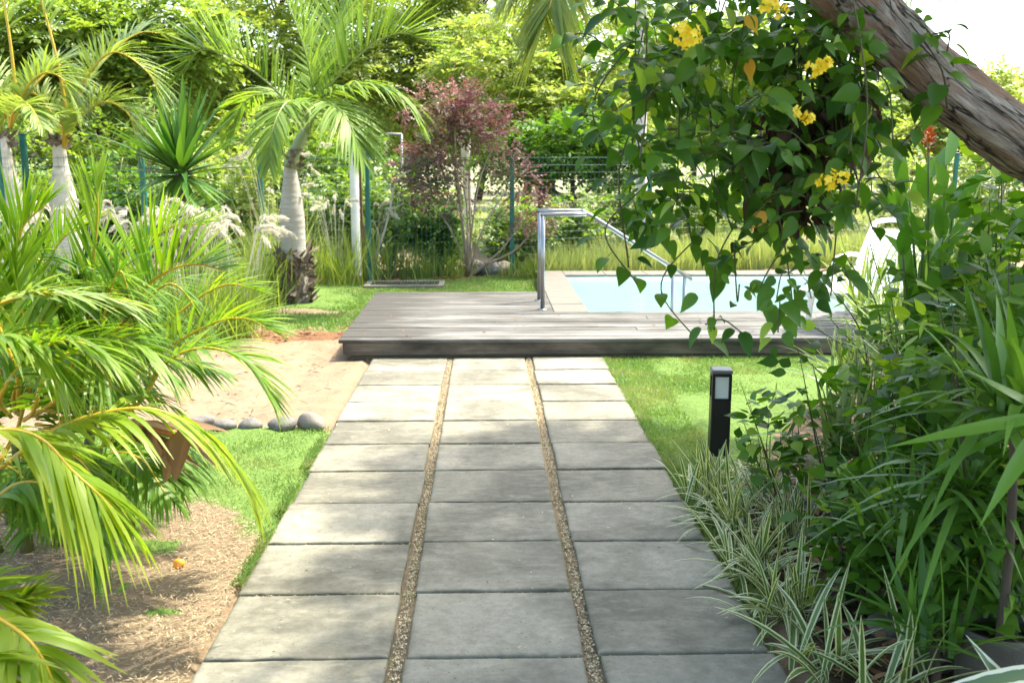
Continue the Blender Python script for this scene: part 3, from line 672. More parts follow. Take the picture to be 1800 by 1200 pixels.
# ================================================================== STONES, FRUIT, LOUNGER, POT
def rock(c, r, seed, name='garden_stone', mat=None):
    q = np.random.default_rng(seed); n, k = 14, 20
    th = np.linspace(0, pi, n); ph = np.linspace(0, 2 * pi, k, endpoint=False); TH, PH = np.meshgrid(th, ph, indexing='ij')
    D = np.stack([np.sin(TH) * np.cos(PH), np.sin(TH) * np.sin(PH), np.cos(TH)], -1)
    f = np.ones((n, k))
    for _ in range(7):
        d = nrm(q.normal(0, 1, 3)); f += .10 * q.uniform(-1, 1) * np.sin(q.uniform(1.8, 4.5) * (D @ d) + q.uniform(0, 6))
    f[0] = f[0].mean(); f[-1] = f[-1].mean()
    V = (D * f[..., None] * np.array(r)).reshape(-1, 3)
    i = np.arange(n - 1)[:, None]; j = np.arange(k)[None]; j2 = (j + 1) % k
    Q = np.stack([i * k + j, (i + 1) * k + j, (i + 1) * k + j2, i * k + j2], -1).reshape(-1, 4)
    mb = MB(); mb.add(V, Q); o = mb.build(name, mat or M['stone']); o.location = tuple(c); o.rotation_euler.z = q.uniform(-.5, .5); return o
ST = [(545, 752, .088, .055, .05, 'rounded dark grey stone, rightmost and darkest of the row at the sand edge'),
      (497, 755, .085, .06, .043, 'flat brownish stone second from the path in the row at the sand edge'),
      (441, 754, .07, .05, .037, 'small dark oval stone in the middle of the row at the sand edge'),
      (395, 755, .065, .05, .034, 'pale tan stone left of the middle in the row at the sand edge'),
      (352, 750, .085, .05, .045, 'long grey stone leftmost of the row, half hidden behind the palm tips')]
for i, (px, py, a, b, c, lab) in enumerate(ST):
    g = gr(px, py); tag(rock((g[0], g[1], c * .62), (a * 1.05, b, c * 1.15), 40 + i), lab, 'stone', 'stones lining the sand edge')
for i, (px, py, a, c, lab) in enumerate([(838, 484, .16, .13, 'rough grey boulder beside the red shrub stems'), (866, 486, .15, .12, 'rough grey boulder in the middle of the heap by the fence post'), (884, 484, .13, .11, 'rough pale boulder against the green fence post')]):
    g = gr(px, py); tag(rock((g[0], g[1], c * .7), (a, a * .8, c), 60 + i, 'boulder'), lab, 'boulder', 'boulders at the fence foot')
g = gr(315, 998); tf = thing('orange_fruit', 'small orange fruit fallen on the dry soil left of the path', 'fruit', (g[0], g[1], .022))
o = rock((0, 0, 0), (.0225, .0225, .021), 5, 'skin', M['orange']); o.parent = tf
m = MB(); m.leaves(np.zeros((5, 3)) + (0, 0, .019), np.array([(cos(a), sin(a), .15) for a in np.arange(5) * 1.25]), np.tile([0, 0, 1.], (5, 1)), .013, .005, [.5, 1, .1], .2); m.build('calyx', M['dryleaf'], tf, loc=(0, 0, 0))

def build_lounger():
    b = np.array([3.62, 9.02, .165]); t = thing('sun_lounger', 'white plastic sun lounger with raised back standing on the deck beside the pool', 'sun lounger', b)
    R = Matrix.Rotation(radians(50), 3, 'Z')
    def bx(m, c, s, rx=None, bev=.006):
        rot = R @ rx if rx is not None else R; m.box(np.array(R @ Vector(c)), s, rot, bev=bev)
    # local: foot to -X, head to +X, back rises at +X
    m = MB()
    for i in range(14): bx(m, (-1.05 + i * .075, 0, .33), (.062, .56, .02))
    m.build('seat_slats', M['white_plastic'], t, smooth=False, loc=(0, 0, 0))
    m = MB(); bx(m, (-.5, .30, .32), (1.25, .045, .06)); bx(m, (-.5, -.30, .32), (1.25, .045, .06)); bx(m, (-1.13, 0, .32), (.045, .6, .06)); m.build('frame', M['white_plastic'], t, smooth=False, loc=(0, 0, 0))
    ry = Matrix.Rotation(radians(-44), 3, 'Y'); m = MB()
    d = np.array([cos(radians(44)), 0, sin(radians(44))])
    for i in range(11): bx(m, tuple(np.array([.0, 0, .34]) + d * (.05 + i * .055)), (.045, .46, .018), ry)
    for y in (-.25, .25): bx(m, tuple(np.array([0, y, .34]) + d * .35), (.70, .05, .04), ry)
    n = 9; a = np.linspace(0, pi, n); pts = [np.array(R @ Vector(tuple(np.array([0, -.25 * cos(x), .34]) + d * (.69 + .06 * sin(x))))) for x in a]
    m.tube(pts, .024, 10); m.build('backrest', M['white_plastic'], t, smooth=False, loc=(0, 0, 0))
    for x in (-.95, .0):
        for y in (-.27, .27):
            m = MB(); m.tube([np.array(R @ Vector((x - .05, y, 0))), np.array(R @ Vector((x, y, .16))), np.array(R @ Vector((x + .03, y, .31)))], [.022, .026, .03], 10)
            m.build('leg', M['white_plastic'], t, loc=(0, 0, 0))
    for y in (-.29, .29):
        m = MB(); m.tube([np.array(R @ Vector(q)) for q in ((-.42, y, .33), (-.40, y, .50), (-.32, y, .55), (.0, y, .56), (.18, y, .54))], .022, 10); m.build('armrest', M['white_plastic'], t, loc=(0, 0, 0))
    m = MB(); p = np.array(R @ Vector((-.62, -.29, 0))); m.tube([p, p + np.array([.07, 0, .17]), p + np.array([.14, 0, .33])], .025, 10); m.build('support_leg', plain('grey_brown_leg', (.22, .19, .17), .5), t, loc=(0, 0, 0))
build_lounger()

# ================================================================== FOLIAGE BUILDERS
UP = np.array([0, 0, 1.0])
def frond_mb(lb, rb, pts, nl=40, Lmax=.35, wd=.012, vee=25, droop=.35, a0=70, a1=25, up=UP, rr=.009, start=.12, prof=(.35, 1, .92, .55, .04), lift0=0, jitter=.08, fullness=(.45, 1.0, .35), thin_tip=.25, sides=6, fold=.0):
    n = 40; C = spline(pts, n); T = nrm(np.gradient(C, axis=0)); seg = np.linspace(0, 1, n)
    rb.tube(C, rr * (1 - (1 - thin_tip) * seg), sides)
    tt = np.linspace(start, .99, nl); ti = np.clip(tt + rng.normal(0, .25 / nl, nl), 0, 1)
    Pb = np.stack([np.interp(ti, seg, C[:, k]) for k in range(3)], 1); Tb = nrm(np.stack([np.interp(ti, seg, T[:, k]) for k in range(3)], 1))
    up = np.asarray(up, float); N = nrm(up - Tb * (Tb @ up)[:, None]); Sd = np.cross(Tb, N)
    ang = np.radians(a0 + (a1 - a0) * tt ** 1.5); f0, f1, f2 = fullness
    pr = np.interp(tt, [start, start + .3 * (1 - start), .72, 1], [f0, f1, f1 * .85, f2])
    for s in (-1, 1):
        v = np.radians(vee + rng.normal(0, 7, nl)); aa = ang + rng.normal(0, jitter, nl)
        d = Tb * np.cos(aa)[:, None] + (s * Sd * np.cos(v)[:, None] + N * np.sin(v)[:, None]) * np.sin(aa)[:, None]
        L = Lmax * pr * rng.uniform(.9, 1.1, nl)
        lb.leaves(Pb, d, N + .15 * rng.normal(0, 1, (nl, 3)), L, wd * rng.uniform(.85, 1.15, nl), prof, droop * rng.uniform(.7, 1.3, nl), fold, np.clip(rng.normal(.5, .28, nl), 0, 1))

def palm_fronds(t, specs, leafmat, petmat, **kw):
    for sp in specs:
        k = dict(kw); pts = sp[0]; k.update(sp[1] if len(sp) > 1 else {})
        lm = k.pop('leafmat', leafmat)
        lb, rb = MB(), MB(); frond_mb(lb, rb, pts, **k)
        f = lb.build('frond', lm, t); rb.build('midrib', petmat, f, loc=(0, 0, 0)); 
        r = f.children[0]; r.location = (0, 0, 0)

def PX(L, Y): return [at(p[0], p[1], p[2] if len(p) > 2 else Y) for p in L]
def strap_mb(mb, c, n, L, w, el=(25, 80), droop=.5, jit=.02, prof=(.7, 1, .95, .75, .4, .04), fold=.25, az=(0, 360), rnd=None, k=9):
    az_ = np.radians(rng.uniform(*az, n)); e = np.radians(rng.uniform(*el, n))
    D = np.stack([np.cos(az_) * np.cos(e), np.sin(az_) * np.cos(e), np.sin(e)], 1)
    P = np.asarray(c) + np.stack([rng.normal(0, jit, n), rng.normal(0, jit, n), rng.uniform(-.01, .01, n)], 1)
    pr = np.interp(np.linspace(0, 1, k), np.linspace(0, 1, len(prof)), prof)
    mb.leaves(P, D, np.tile(UP, (n, 1)) + rng.normal(0, .1, (n, 3)), L * rng.uniform(.6, 1.15, n), w * rng.uniform(.8, 1.2, n), pr, droop * rng.uniform(.5, 1.4, n) * np.cos(e * .8), fold, rnd)

def sprays(mb, P, out, m, Ls, ll, lw, flat=.4, prof=(.25, 1, .08), dr=.15, rnd_c=None):
    """leafy twigs: at each point a short twig with m leaves in two ranks"""
    n = len(P); d = nrm(out + rng.normal(0, .55, (n, 3))); d[:, 2] *= flat; d = nrm(d)
    N = nrm(np.tile(UP, (n, 1)) + rng.normal(0, .35, (n, 3))); s = nrm(np.cross(d, N)); L = Ls * rng.uniform(.6, 1.3, n)
    base = rng.random(n) if rnd_c is None else rnd_c
    PP, DD, NN, RR = [], [], [], []
    for i in range(m):
        t = (i + .6) / m; sg = 1 if i % 2 else -1
        PP.append(P + d * (L * t)[:, None] - UP * (dr * L * t * t)[:, None]); DD.append(d * .55 + s * sg * (.9 if i < m - 1 else .1) + rng.normal(0, .18, (n, 3))); NN.append(N + rng.normal(0, .25, (n, 3))); RR.append(np.clip(base + rng.normal(0, .2, n), 0, 1))
    q = n * m; mb.leaves(np.concatenate(PP), np.concatenate(DD), np.concatenate(NN), ll * rng.uniform(.7, 1.25, q), lw * rng.uniform(.8, 1.2, q), prof, .2, 0, np.concatenate(RR))

def ell_points(c, r, n, shell=.55):
    d = nrm(rng.normal(0, 1, (n, 3))); rad = (shell + (1 - shell) * rng.random(n)) ** .8
    return np.asarray(c) + d * rad[:, None] * np.asarray(r), d
def make_tree(name, label, cat, base, clumps, mat, trunk_r=.1, bark='bark_dark', m=9, Ls=.35, ll=.09, lw=.022, dens=1.0, group=None, flat=.45, fork=None, stems=1):
    base = np.asarray(base, float); t = thing(name, label, cat, base, group)
    tr = MB(); cr = MB(); cs = np.array([c[0] for c in clumps]); top = cs.mean(0)
    fk = base + (top - base) * np.array([.35, .35, .0]) + UP * ((fork if fork else (top[2] - base[2]) * .5))
    for si in range(stems):
        b = base + (np.array([rng.normal(0, .25), rng.normal(0, .2), 0]) if si else 0)
        f2 = fk + (np.array([rng.normal(0, .3), rng.normal(0, .2), rng.normal(0, .1)]) if si else 0)
        tr.tube(spline([b, b + (f2 - b) * .5 + rng.normal(0, .06, 3), f2], 10), np.linspace(trunk_r, trunk_r * .7, 10), 9, noise=.06)
    for (c, r, n) in clumps:
        c = np.asarray(c, float); mid = (fk + c) / 2 + rng.normal(0, .12, 3) + UP * .05
        tr.tube(spline([fk, mid, c], 9), np.linspace(trunk_r * .55, trunk_r * .16, 9), 6, noise=.05)
        for _ in range(5):
            e, _d = ell_points(c, np.asarray(r) * .85, 1, .5); tr.tube(spline([c - (c - mid) * .35, (c + e[0]) / 2 + rng.normal(0, .06, 3), e[0]], 6), np.linspace(trunk_r * .2, trunk_r * .05, 6), 5)
        P, d = ell_points(c, r, int(n * dens)); sprays(cr, P, d, m, Ls, ll, lw, flat)
    tr.build('trunk', M[bark], t); cr.build('crown', mat, t); return t

def make_shrub(name, label, base, h, rad, n, mat, stem='stem_red', m=6, Ls=.16, ll=.06, lw=.02, group=None, ns=6, cat='shrub', flat=.8, prof=(.25, 1, .08), droop=.15, lo=.15, lean=(0, 0)):
    base = np.asarray(base, float); t = thing(name, label, cat, base, group); st = MB(); cr = MB(); pts = []; outs = []
    for i in range(ns):
        a = 2 * pi * i / ns + rng.uniform(-.4, .4); rr = rad * rng.uniform(.3, 1.0)
        tip = base + np.array([cos(a) * rr + lean[0], sin(a) * rr * .8 + lean[1], h * rng.uniform(.7, 1.05)])
        C = spline([base + rng.normal(0, .03, 3) * (1, 1, 0), (base + tip) / 2 + rng.normal(0, .08, 3) * rad, tip], 12); st.tube(C, (np.linspace(.016, .004, 12) if cat == 'shrub' and stem != 'vine_stem' else np.linspace(.009, .0015, 12)) * min(1.2, max(.5, h)), 6)
        per = int(n / ns); ti = rng.uniform(lo, 1, per) ** .8 * 11; i0 = np.clip(ti.astype(int), 0, 10)
        p = C[i0] + (C[i0 + 1] - C[i0]) * (ti - i0)[:, None]; off = nrm(rng.normal(0, 1, (per, 3))); pts.append(p + off * (rad * .33 * rng.random(per) ** .5)[:, None]); outs.append(off + .3 * UP)
    P = np.concatenate(pts); P[:, 2] = np.maximum(P[:, 2], .05); sprays(cr, P, np.concatenate(outs), m, Ls, ll, lw, flat, prof, droop)
    st.build('stems', M[stem], t); cr.build('foliage', mat, t); return t

HEART = (.42, .88, 1.0, .98, .84, .6, .3, .0)
OVATE = (.2, .8, 1.0, .85, .5, .18, .0)
LANCE = (.3, .75, 1, .9, .62, .3, .02)

# ================================================================== BACKGROUND TREES
def C3(px, py, Y, rx, ry, rz, n): return (at(px, py, Y), (rx, ry, rz), n)
GT = 'trees beyond the fence'
def b0(px, Y): p = at(px, 300, Y); return (p[0], p[1], 0)
make_tree('feathery_tree', 'spreading feathery yellow-green tree with dark forked trunk behind the handrail', 'tree', b0(955, 19), [C3(880, 120, 19, 1.3, 1.0, .38, 700), C3(990, 180, 18.6, 1.4, 1, .32, 700), C3(930, 200, 19.5, 1.0, .9, .3, 450), C3(1060, 110, 19.4, 1.0, .9, .35, 450), C3(900, 60, 20, 1.3, 1, .4, 500), C3(1060, 205, 18.5, .9, .8, .35, 450), C3(1010, 20, 20, 1.0, .9, .4, 350)], M['tree_a'], .13, 'bark_dark', 10, .4, .10, .024, 1, GT, .25, fork=1.7, stems=2)
make_tree('feathery_tree', 'yellow-green feathery tree between the bottle palm and the red-leaved shrub', 'tree', b0(730, 23), [C3(700, 110, 22, 1.4, 1, .6, 800), C3(780, 160, 23, 1.2, 1, .5, 600), C3(650, 60, 23, 1.3, 1, .5, 500), C3(770, 60, 22.5, 1.2, 1, .5, 500), C3(680, 200, 22, 1.1, .9, .45, 500), C3(720, -10, 22.5, 1.5, 1, .5, 550), C3(860, -15, 22.5, 1.4, 1, .45, 450)], M['tree_a'], .14, 'bark_dark', 9, .42, .11, .028, 1, GT, .35)
make_tree('feathery_tree', 'bright yellow-green tree right behind the bottle palm crown', 'tree', b0(480, 21), [C3(430, 70, 20, 1.2, 1, .6, 650), C3(520, 130, 20.5, 1.1, .9, .5, 500), C3(380, 150, 20, 1.0, .9, .5, 450), C3(450, 190, 20, 1.0, .8, .4, 400), C3(600, 130, 21, .9, .8, .45, 350), C3(480, -10, 20.5, 1.4, 1, .5, 500), C3(600, -20, 20.5, 1.0, 1, .4, 300)], M['tree_a'], .12, 'bark_dark', 9, .4, .105, .028, 1, GT, .35)
make_tree('broadleaf_tree', 'dense green tree above the two swollen-trunk palms at the left', 'tree', b0(170, 18), [C3(60, 50, 17, 1.1, 1, .6, 550), C3(170, 70, 17.5, 1.1, 1, .65, 650), C3(280, 40, 18, 1.1, 1, .55, 600), C3(230, 150, 17.5, .9, .8, .5, 450), C3(60, 150, 17.5, 1, .8, .5, 450), C3(330, 100, 18, .8, .8, .45, 350), C3(10, 90, 17, .8, .8, .6, 400)], M['tree_b'], .17, 'bark_dark', 9, .36, .11, .034, 1, GT, .5)
make_tree('broadleaf_tree', 'dark green low tree behind the fence right of the red-leaved shrub', 'tree', b0(1010, 17), [C3(1000, 250, 16.5, .9, .7, .4, 500), C3(1070, 270, 16.8, .8, .7, .4, 400), C3(930, 275, 17, .8, .6, .35, 350)], M['shrub_dark'], .09, 'bark_dark', 8, .3, .09, .03, 1, GT, .6, fork=.9)
make_tree('broadleaf_tree', 'sunlit light green tree at the right edge under the open sky', 'tree', b0(1730, 22), [C3(1740, 180, 21, 1.1, .9, .65, 650), C3(1660, 240, 21.5, 1.0, .9, .5, 500), C3(1790, 240, 21, 1.0, .9, .5, 450), C3(1600, 270, 22, 1.0, .8, .45, 400)], M['tree_a'], .14, 'bark_dark', 8, .34, .11, .036, 1, GT, .6)
make_tree('broadleaf_tree', 'light green tree seen through the gaps of the flowering vine', 'tree', b0(1350, 24), [C3(1300, 100, 23, 1.5, 1, .8, 800), C3(1180, 60, 24, 1.4, 1, .7, 650), C3(1450, 190, 23, 1.3, 1, .6, 550), C3(1250, 220, 23, 1.3, 1, .6, 600)], M['tree_b'], .16, 'bark_dark', 8, .4, .12, .036, 1, GT, .5)
def far_wood():
    t = thing('far_trees', 'far wood of pale green trees beyond the garden', 'trees', (0, 38, 0)); t['kind'] = 'stuff'
    mb = MB(); tr = MB()
    for i in range(34):
        x = -26 + i * 1.7 + rng.uniform(-.6, .6); y = rng.uniform(31, 46); h = rng.uniform(3.8, 6.6) * (1 if x < 12 else .8)
        tr.tube(spline([(x, y, 0), (x + rng.normal(0, .2), y, h * .35), (x + rng.normal(0, .5), y, h * .7)], 6), np.linspace(.16, .06, 6), 7)
        for k in range(5):
            c = (x + rng.normal(0, 1.1), y + rng.normal(0, .8), h * rng.uniform(.38, .9)); P, d = ell_points(c, (1.4, 1.1, .9), 230, .4)
            sprays(mb, P, d, 6, .5, .2, .07, .6)
    tag(mb.build('foliage', M['tree_b'], t), kind='stuff'); tag(tr.build('trunks', M['bark_dark'], t), kind='stuff')
far_wood()
# shrubs along the fence
for i, (px, Y, h, rad, n, mk, lab) in enumerate([
    (60, 13.2, 1.5, .8, 500, 'hedge', 'leafy green shrub behind the green fence post at far left'),
    (175, 13.4, 1.55, .8, 520, 'shrub_dark', 'dark green shrub behind the fence left of the yucca'),
    (330, 13.6, 1.5, .9, 560, 'hedge', 'mid green shrub behind the yucca rosette'),
    (420, 14.0, 1.9, .8, 520, 'tree_a', 'yellow-green shrub left of the bottle palm trunk'),
    (585, 14.3, 1.35, .9, 600, 'hedge', 'leafy green shrub right of the bottle palm trunk'),
    (680, 14.2, 1.25, .7, 480, 'hedge', 'green shrub with pale stems right of the white post'),
    (770, 14.1, .95, .6, 420, 'shrub_dark', 'low dark shrub left of the red-leaved shrub'),
    (905, 14.6, .95, .6, 420, 'hedge', 'low green shrub behind the steel handrail post'),
    (1010, 15.1, 1.0, .7, 430, 'hedge', 'low green shrub behind the handrail bend'),
    (1230, 16.4, 1.3, .9, 450, 'tree_b', 'pale green shrub beyond the fence behind the vine'),
    (-20, 15.6, 2.3, 1.1, 560, 'hedge', 'tall leafy shrub beyond the fence at the far left edge'),
    (110, 16.0, 2.2, 1.0, 560, 'tree_b', 'light green bush beyond the fence behind the pale palm'),
    (240, 16.3, 2.3, 1.1, 600, 'hedge', 'tall green bush beyond the fence left of the spiky rosette'),
    (390, 16.6, 2.2, 1.0, 560, 'tree_b', 'light green bush beyond the fence right of the spiky rosette'),
    (500, 17.0, 2.2, 1.0, 560, 'hedge', 'tall green bush beyond the fence behind the bottle palm trunk'),
    (620, 17.4, 2.1, 1.0, 540, 'shrub_dark', 'dark green bush beyond the fence behind the white post'),
    (730, 18.2, 1.5, .9, 420, 'tree_b', 'light green bush beyond the fence left of the red-leaved shrub'),
    (1090, 19.0, 1.5, 1.0, 420, 'hedge', 'green bush beyond the fence behind the sloping handrail'),
    (1330, 18.6, 1.9, 1.2, 520, 'hedge', 'green bush beyond the fence behind the hanging vine'),
    (1480, 18.8, 1.9, 1.1, 480, 'tree_a', 'yellow-green bush beyond the fence right of the hanging vine'),
    (1600, 17.4, 1.9, 1.0, 480, 'tree_a', 'bright shrub beyond the fence behind the sun lounger'),
    (1760, 16.8, 2.2, 1.0, 500, 'tree_b', 'tall light shrub beyond the fence at the right edge')]):
    p = at(px, 300, Y); make_shrub('shrub', lab, (p[0], p[1], 0), h, rad, n, M[mk], 'stem_red', 6, .2, .085, .028, 'shrubs along the fence', 7)

# ================================================================== PALMS
def boots(mb, c, r, z0, z1, n):
    a = rng.uniform(0, 2 * pi, n); z = rng.uniform(z0, z1, n); out = np.stack([np.cos(a), np.sin(a), np.zeros(n)], 1)
    P = np.asarray([c[0], c[1], 0]) + out * (r * .92) + np.stack([0 * z, 0 * z, z], 1)
    tang = np.stack([-np.sin(a), np.cos(a), np.zeros(n)], 1)
    D = out * rng.uniform(.15, .6, n)[:, None] + UP * rng.uniform(-.2, 1, n)[:, None] + tang * rng.normal(0, .7, n)[:, None]
    mb.leaves(P, D, out, rng.uniform(.07, .19, n), rng.uniform(.012, .035, n), [1, .9, .7, .15], -.1, .3)
def bottle_palm():
    b = gr(520, 538); x, y = b[0], b[1]; Y = y
    t = thing('bottle_palm', 'grey swollen-trunk palm with ragged dead leaf bases standing on the lawn left of the deck', 'palm', (x, y, 0))
    k = Y / 1765.
    prof = [(.165, -.04), (.15, .06), (.155, .2), (.16, .4), (.165, .55), (.165, .62), (.158, .68), (.163, .70), (.163, .95), (.158, .97), (.155, 1.05), (.14, 1.15), (.115, 1.28), (.095, 1.4), (.085, 1.5), (.08, 1.58)]
    m = MB(); m.lathe([(r, z + random.uniform(-.003, .003)) for r, z in np.array([(.81 * np.interp(z, [p[1] for p in prof], [p[0] for p in prof]) * (1 + .012 * sin(z * 95)), z) for z in np.linspace(-.04, 1.58, 90)])], (x + .0, y, 0), 28, jit=.006); 
    tr = m.build('trunk', M['bark_grey'], t)
    m = MB(); boots(m, (x, y), .16, -.02, .5, 190); boots(m, (x, y), .165, .35, .62, 60); m.build('dead_leaf_bases', M['boot'], t)
    top = at(541, 252, Y); c = np.array([x + .09, y, 1.58])
    m = MB(); m.tube(spline([(x + .0, y, 1.5), (x + .05, y, 1.66), at(545, 215, Y)], 8), [.085, .083, .075, .07, .062, .055, .045, .03], 14); m.build('crownshaft', M['crownshaft'], t)
    m = MB(); boots(m, (x + .03, y), .08, 1.5, 1.68, 22); m.build('crownshaft_sheath', M['boot'], t)
    S_ = (543, 235)
    F = [([S_, (520, 200), (467, 143), (400, 98), (350, 90), (320, 135)], dict(Lmax=.72, vee=62, droop=.06)),
         ([S_, (551, 180), (541, 110), (515, 30), (480, -50)], dict(Lmax=.75, vee=30, droop=.08)),
         ([S_, (562, 175), (610, 118), (665, 72), (717, 60), (777, 96)], dict(Lmax=.72, vee=60, droop=.06)),
         ([S_, (560, 178, Y - .15), (590, 188, Y - .5), (615, 218, Y - .7), (640, 285, Y - .8)], dict(Lmax=.55, vee=10, droop=.35)),
         ([S_, (565, 172, Y - .1), (630, 148, Y - .2), (700, 165, Y - .3), (738, 215, Y - .3)], dict(Lmax=.55, vee=12, droop=.45)),
         ([S_, (530, 195, Y + .1), (480, 160, Y + .5), (430, 180, Y + .9), (400, 240, Y + 1)], dict(Lmax=.5, vee=20, droop=.35)),
         ([S_, (548, 170, Y + .3), (580, 90, Y + .8), (600, 20, Y + 1.1), (640, -30, Y + 1.2)], dict(Lmax=.6, vee=30, droop=.15)),
         ([S_, (535, 190, Y - .3), (505, 180, Y - .8), (480, 225, Y - 1.1), (475, 290, Y - 1.2)], dict(Lmax=.4, vee=15, droop=.4))]
    palm_fronds(t, [(PX(p, Y), d) for p, d in F], M['palm'], M['petiole_green'], nl=58, wd=.016, rr=.017, start=.2, droop=.2, a0=62)
bottle_palm()
def left_palms():
    for idx, (px, Y, lab, Ws, F) in enumerate([
        (110, 11.8, 'pale swollen-trunk palm second from the left edge, arching fronds over the grasses', .15,
         [([(112, 262), (120, 215), (150, 140), (200, 92), (262, 130), (285, 190)], {}), ([(112, 262), (116, 200), (100, 105), (75, 10), (35, -120)], dict(nl=24, start=.62, rr=.026)),
          ([(112, 262), (100, 215), (60, 165), (20, 185), (-5, 240)], {}), ([(112, 262), (130, 220), (180, 180), (225, 200), (240, 250)], {}),
          ([(112, 262, 11.8), (110, 225, 11.5), (95, 205, 11.1), (75, 230, 10.8)], dict(Lmax=.4)), ([(112, 262), (125, 200, 12), (180, 110, 12.4), (240, 60, 12.7), (290, 60, 12.9)], {})]),
        (12, 11.4, 'thick pale palm trunk at the left edge beside the green fence post', .17,
         [([(18, 225), (27, 180), (20, 90), (5, 0), (-25, -120)], dict(nl=24, start=.62, rr=.026)), ([(18, 225), (5, 170), (-40, 130), (-90, 160)], {}), ([(18, 225), (40, 165), (75, 130), (110, 140), (130, 190)], {}), ([(18, 225, 11.4), (25, 195, 11.1), (50, 185, 10.7), (75, 225, 10.4)], dict(Lmax=.4)),
          ([(18, 225), (40, 180, 11.6), (80, 130, 11.8), (110, 115, 12), (150, 150, 12)], dict(nl=50))])]):
        c = at(px, 330, Y); x, y = c[0], c[1]; t = thing('swollen_trunk_palm', lab, 'palm', (x, y, 0), 'swollen trunk palms at the left')
        zt = at(px, 240, Y)[2]; m = MB(); zs = np.linspace(-.03, zt, 60); rr = np.interp(zs / zt, [0, .3, .55, .7, .82, 1], [.9, 1.1, 1.05, .85, .55, .42]) * Ws
        m.lathe(np.stack([rr * (1 + .015 * np.sin(zs * 80)), zs], 1), (x, y, 0), 24, jit=.008); m.build('trunk', M['bark_white'], t)
        m = MB(); boots(m, (x, y), Ws * .5, zt - .12, zt + .02, 26); m.build('sheath', M['boot'], t)
        palm_fronds(t, [(PX(p, Y), d) for p, d in F], M['palm_pale'], M['petiole'], nl=58, Lmax=.6, wd=.014, rr=.018, start=.2, vee=32, droop=.25, a0=62)
left_palms()
def tall_palms():
    b = gr(1130, 470); x, y = b[0], b[1]
    t = thing('tall_palm', 'tall palm with slender whitish trunk behind the handrail, its crown above the picture', 'palm', (x, y, 0), 'tall palms')
    top = at(1128, -90, y); m = MB(); m.tube(spline([(x, y, 0), at(1127, 250, y), top], 40), np.interp(np.linspace(0, 1, 40), [0, .1, 1], [.12, .085, .075]), 14, noise=.03); m.build('trunk', M['bark_white'], t)
    F = []
    for p in ([(1100, -170, y - .3), (1020, -170, y - .9), (965, -80, y - 1.4), (955, 40, y - 1.6)], [(1100, -170, y), (1040, -180, y), (985, -110, y), (965, 10, y)],
              [(1160, -170, y), (1230, -160, y), (1290, -60, y), (1310, 60, y)], [(1130, -190, y - .4), (1120, -190, y - 1.2), (1060, -100, y - 1.9)], [(1120, -200, y), (1060, -260, y + .2), (940, -270, y + .3), (860, -200, y + .3)]):
        pts = [top] + [at(*q) for q in p]; F.append((pts, {}))
    F.append(([top] + [at(*q) for q in ((1090, -170, y - .8), (1015, -90, y - 1.4), (978, -25, y - 1.7), (966, 15, y - 1.8))], dict(Lmax=1.0, a0=60, a1=30, fullness=(.6, 1, .95), nl=90, droop=.25, start=.3, wd=.019)))
    F.append(([top] + [at(*q) for q in ((1080, -150, y - .5), (985, -75, y - 1.0), (925, -40, y - 1.1), (880, 0, y - 1.2))], dict(Lmax=.8, a0=60, a1=20, nl=70, droop=.5, start=.3)))
    palm_fronds(t, F, M['coco'], M['petiole'], nl=60, Lmax=.75, wd=.014, rr=.022, start=.2, vee=-15, droop=.55, a0=55)
    c = at(822, 60, 25); x, y = c[0], c[1]
    t = thing('tall_palm', 'tall palm with pale fibrous trunk and hanging dry fronds above the red-leaved shrub', 'palm', (x, y, 0), 'tall palms')
    top = at(826, -60, y); m = MB(); m.tube(spline([(x, y, 0), at(818, 200, y), top], 30), .12, 12, noise=.04); m.build('trunk', M['bark_white'], t)
    F = [([top] + [at(*q) for q in p], d) for p, d in (
        ([(800, -110, y), (760, -90, y), (745, -20, y - .3), (748, 15, y - .3)], {}), ([(850, -120, y), (890, -100, y), (905, -20, y - .2), (900, 50, y - .2)], {}),
        ([(830, -100, y - .5), (835, -60, y - 1), (830, 60, y - 1.1)], dict(leafmat=M['plume'], Lmax=.5)), ([(850, -140, y), (930, -190, y), (1010, -120, y), (1030, -20, y)], {}), ([(810, -140, y), (720, -190, y), (660, -120, y), (640, -60, y)], {}))]
    palm_fronds(t, F, M['coco'], M['petiole'], nl=50, Lmax=1.0, wd=.02, rr=.03, start=.15, vee=-20, droop=.6, a0=50)
    c = at(1700, 60, 9.5); x, y = c[0] + 1.2, c[1]
    t = thing('tall_palm', 'palm whose hanging frond tips show in the sky at the top right', 'palm', (x, y, 0), 'tall palms')
    top = np.array([x - .2, y, 4.0]); m = MB(); m.tube(spline([(x + .3, y, 0), (x + .1, y, 2), top], 20), .09, 12, noise=.03); m.build('trunk', M['bark_grey'], t)
    F = [([top] + [at(*q) for q in p], d) for p, d in (([(1800, -130, 9.3), (1700, -95, 9.1), (1600, -60, 9.0), (1560, -30, 9)], {}), ([(1850, -160, 9.2), (1780, -110, 8.9), (1700, -55, 8.8)], {}), ([(1880, -160, 9.2), (1920, -60, 9.2), (1930, 40, 9.2)], {}))]
    palm_fronds(t, F, M['palm'], M['petiole_green'], nl=60, Lmax=.5, wd=.012, rr=.02, start=.2, vee=-35, droop=.6, a0=60)
tall_palms()
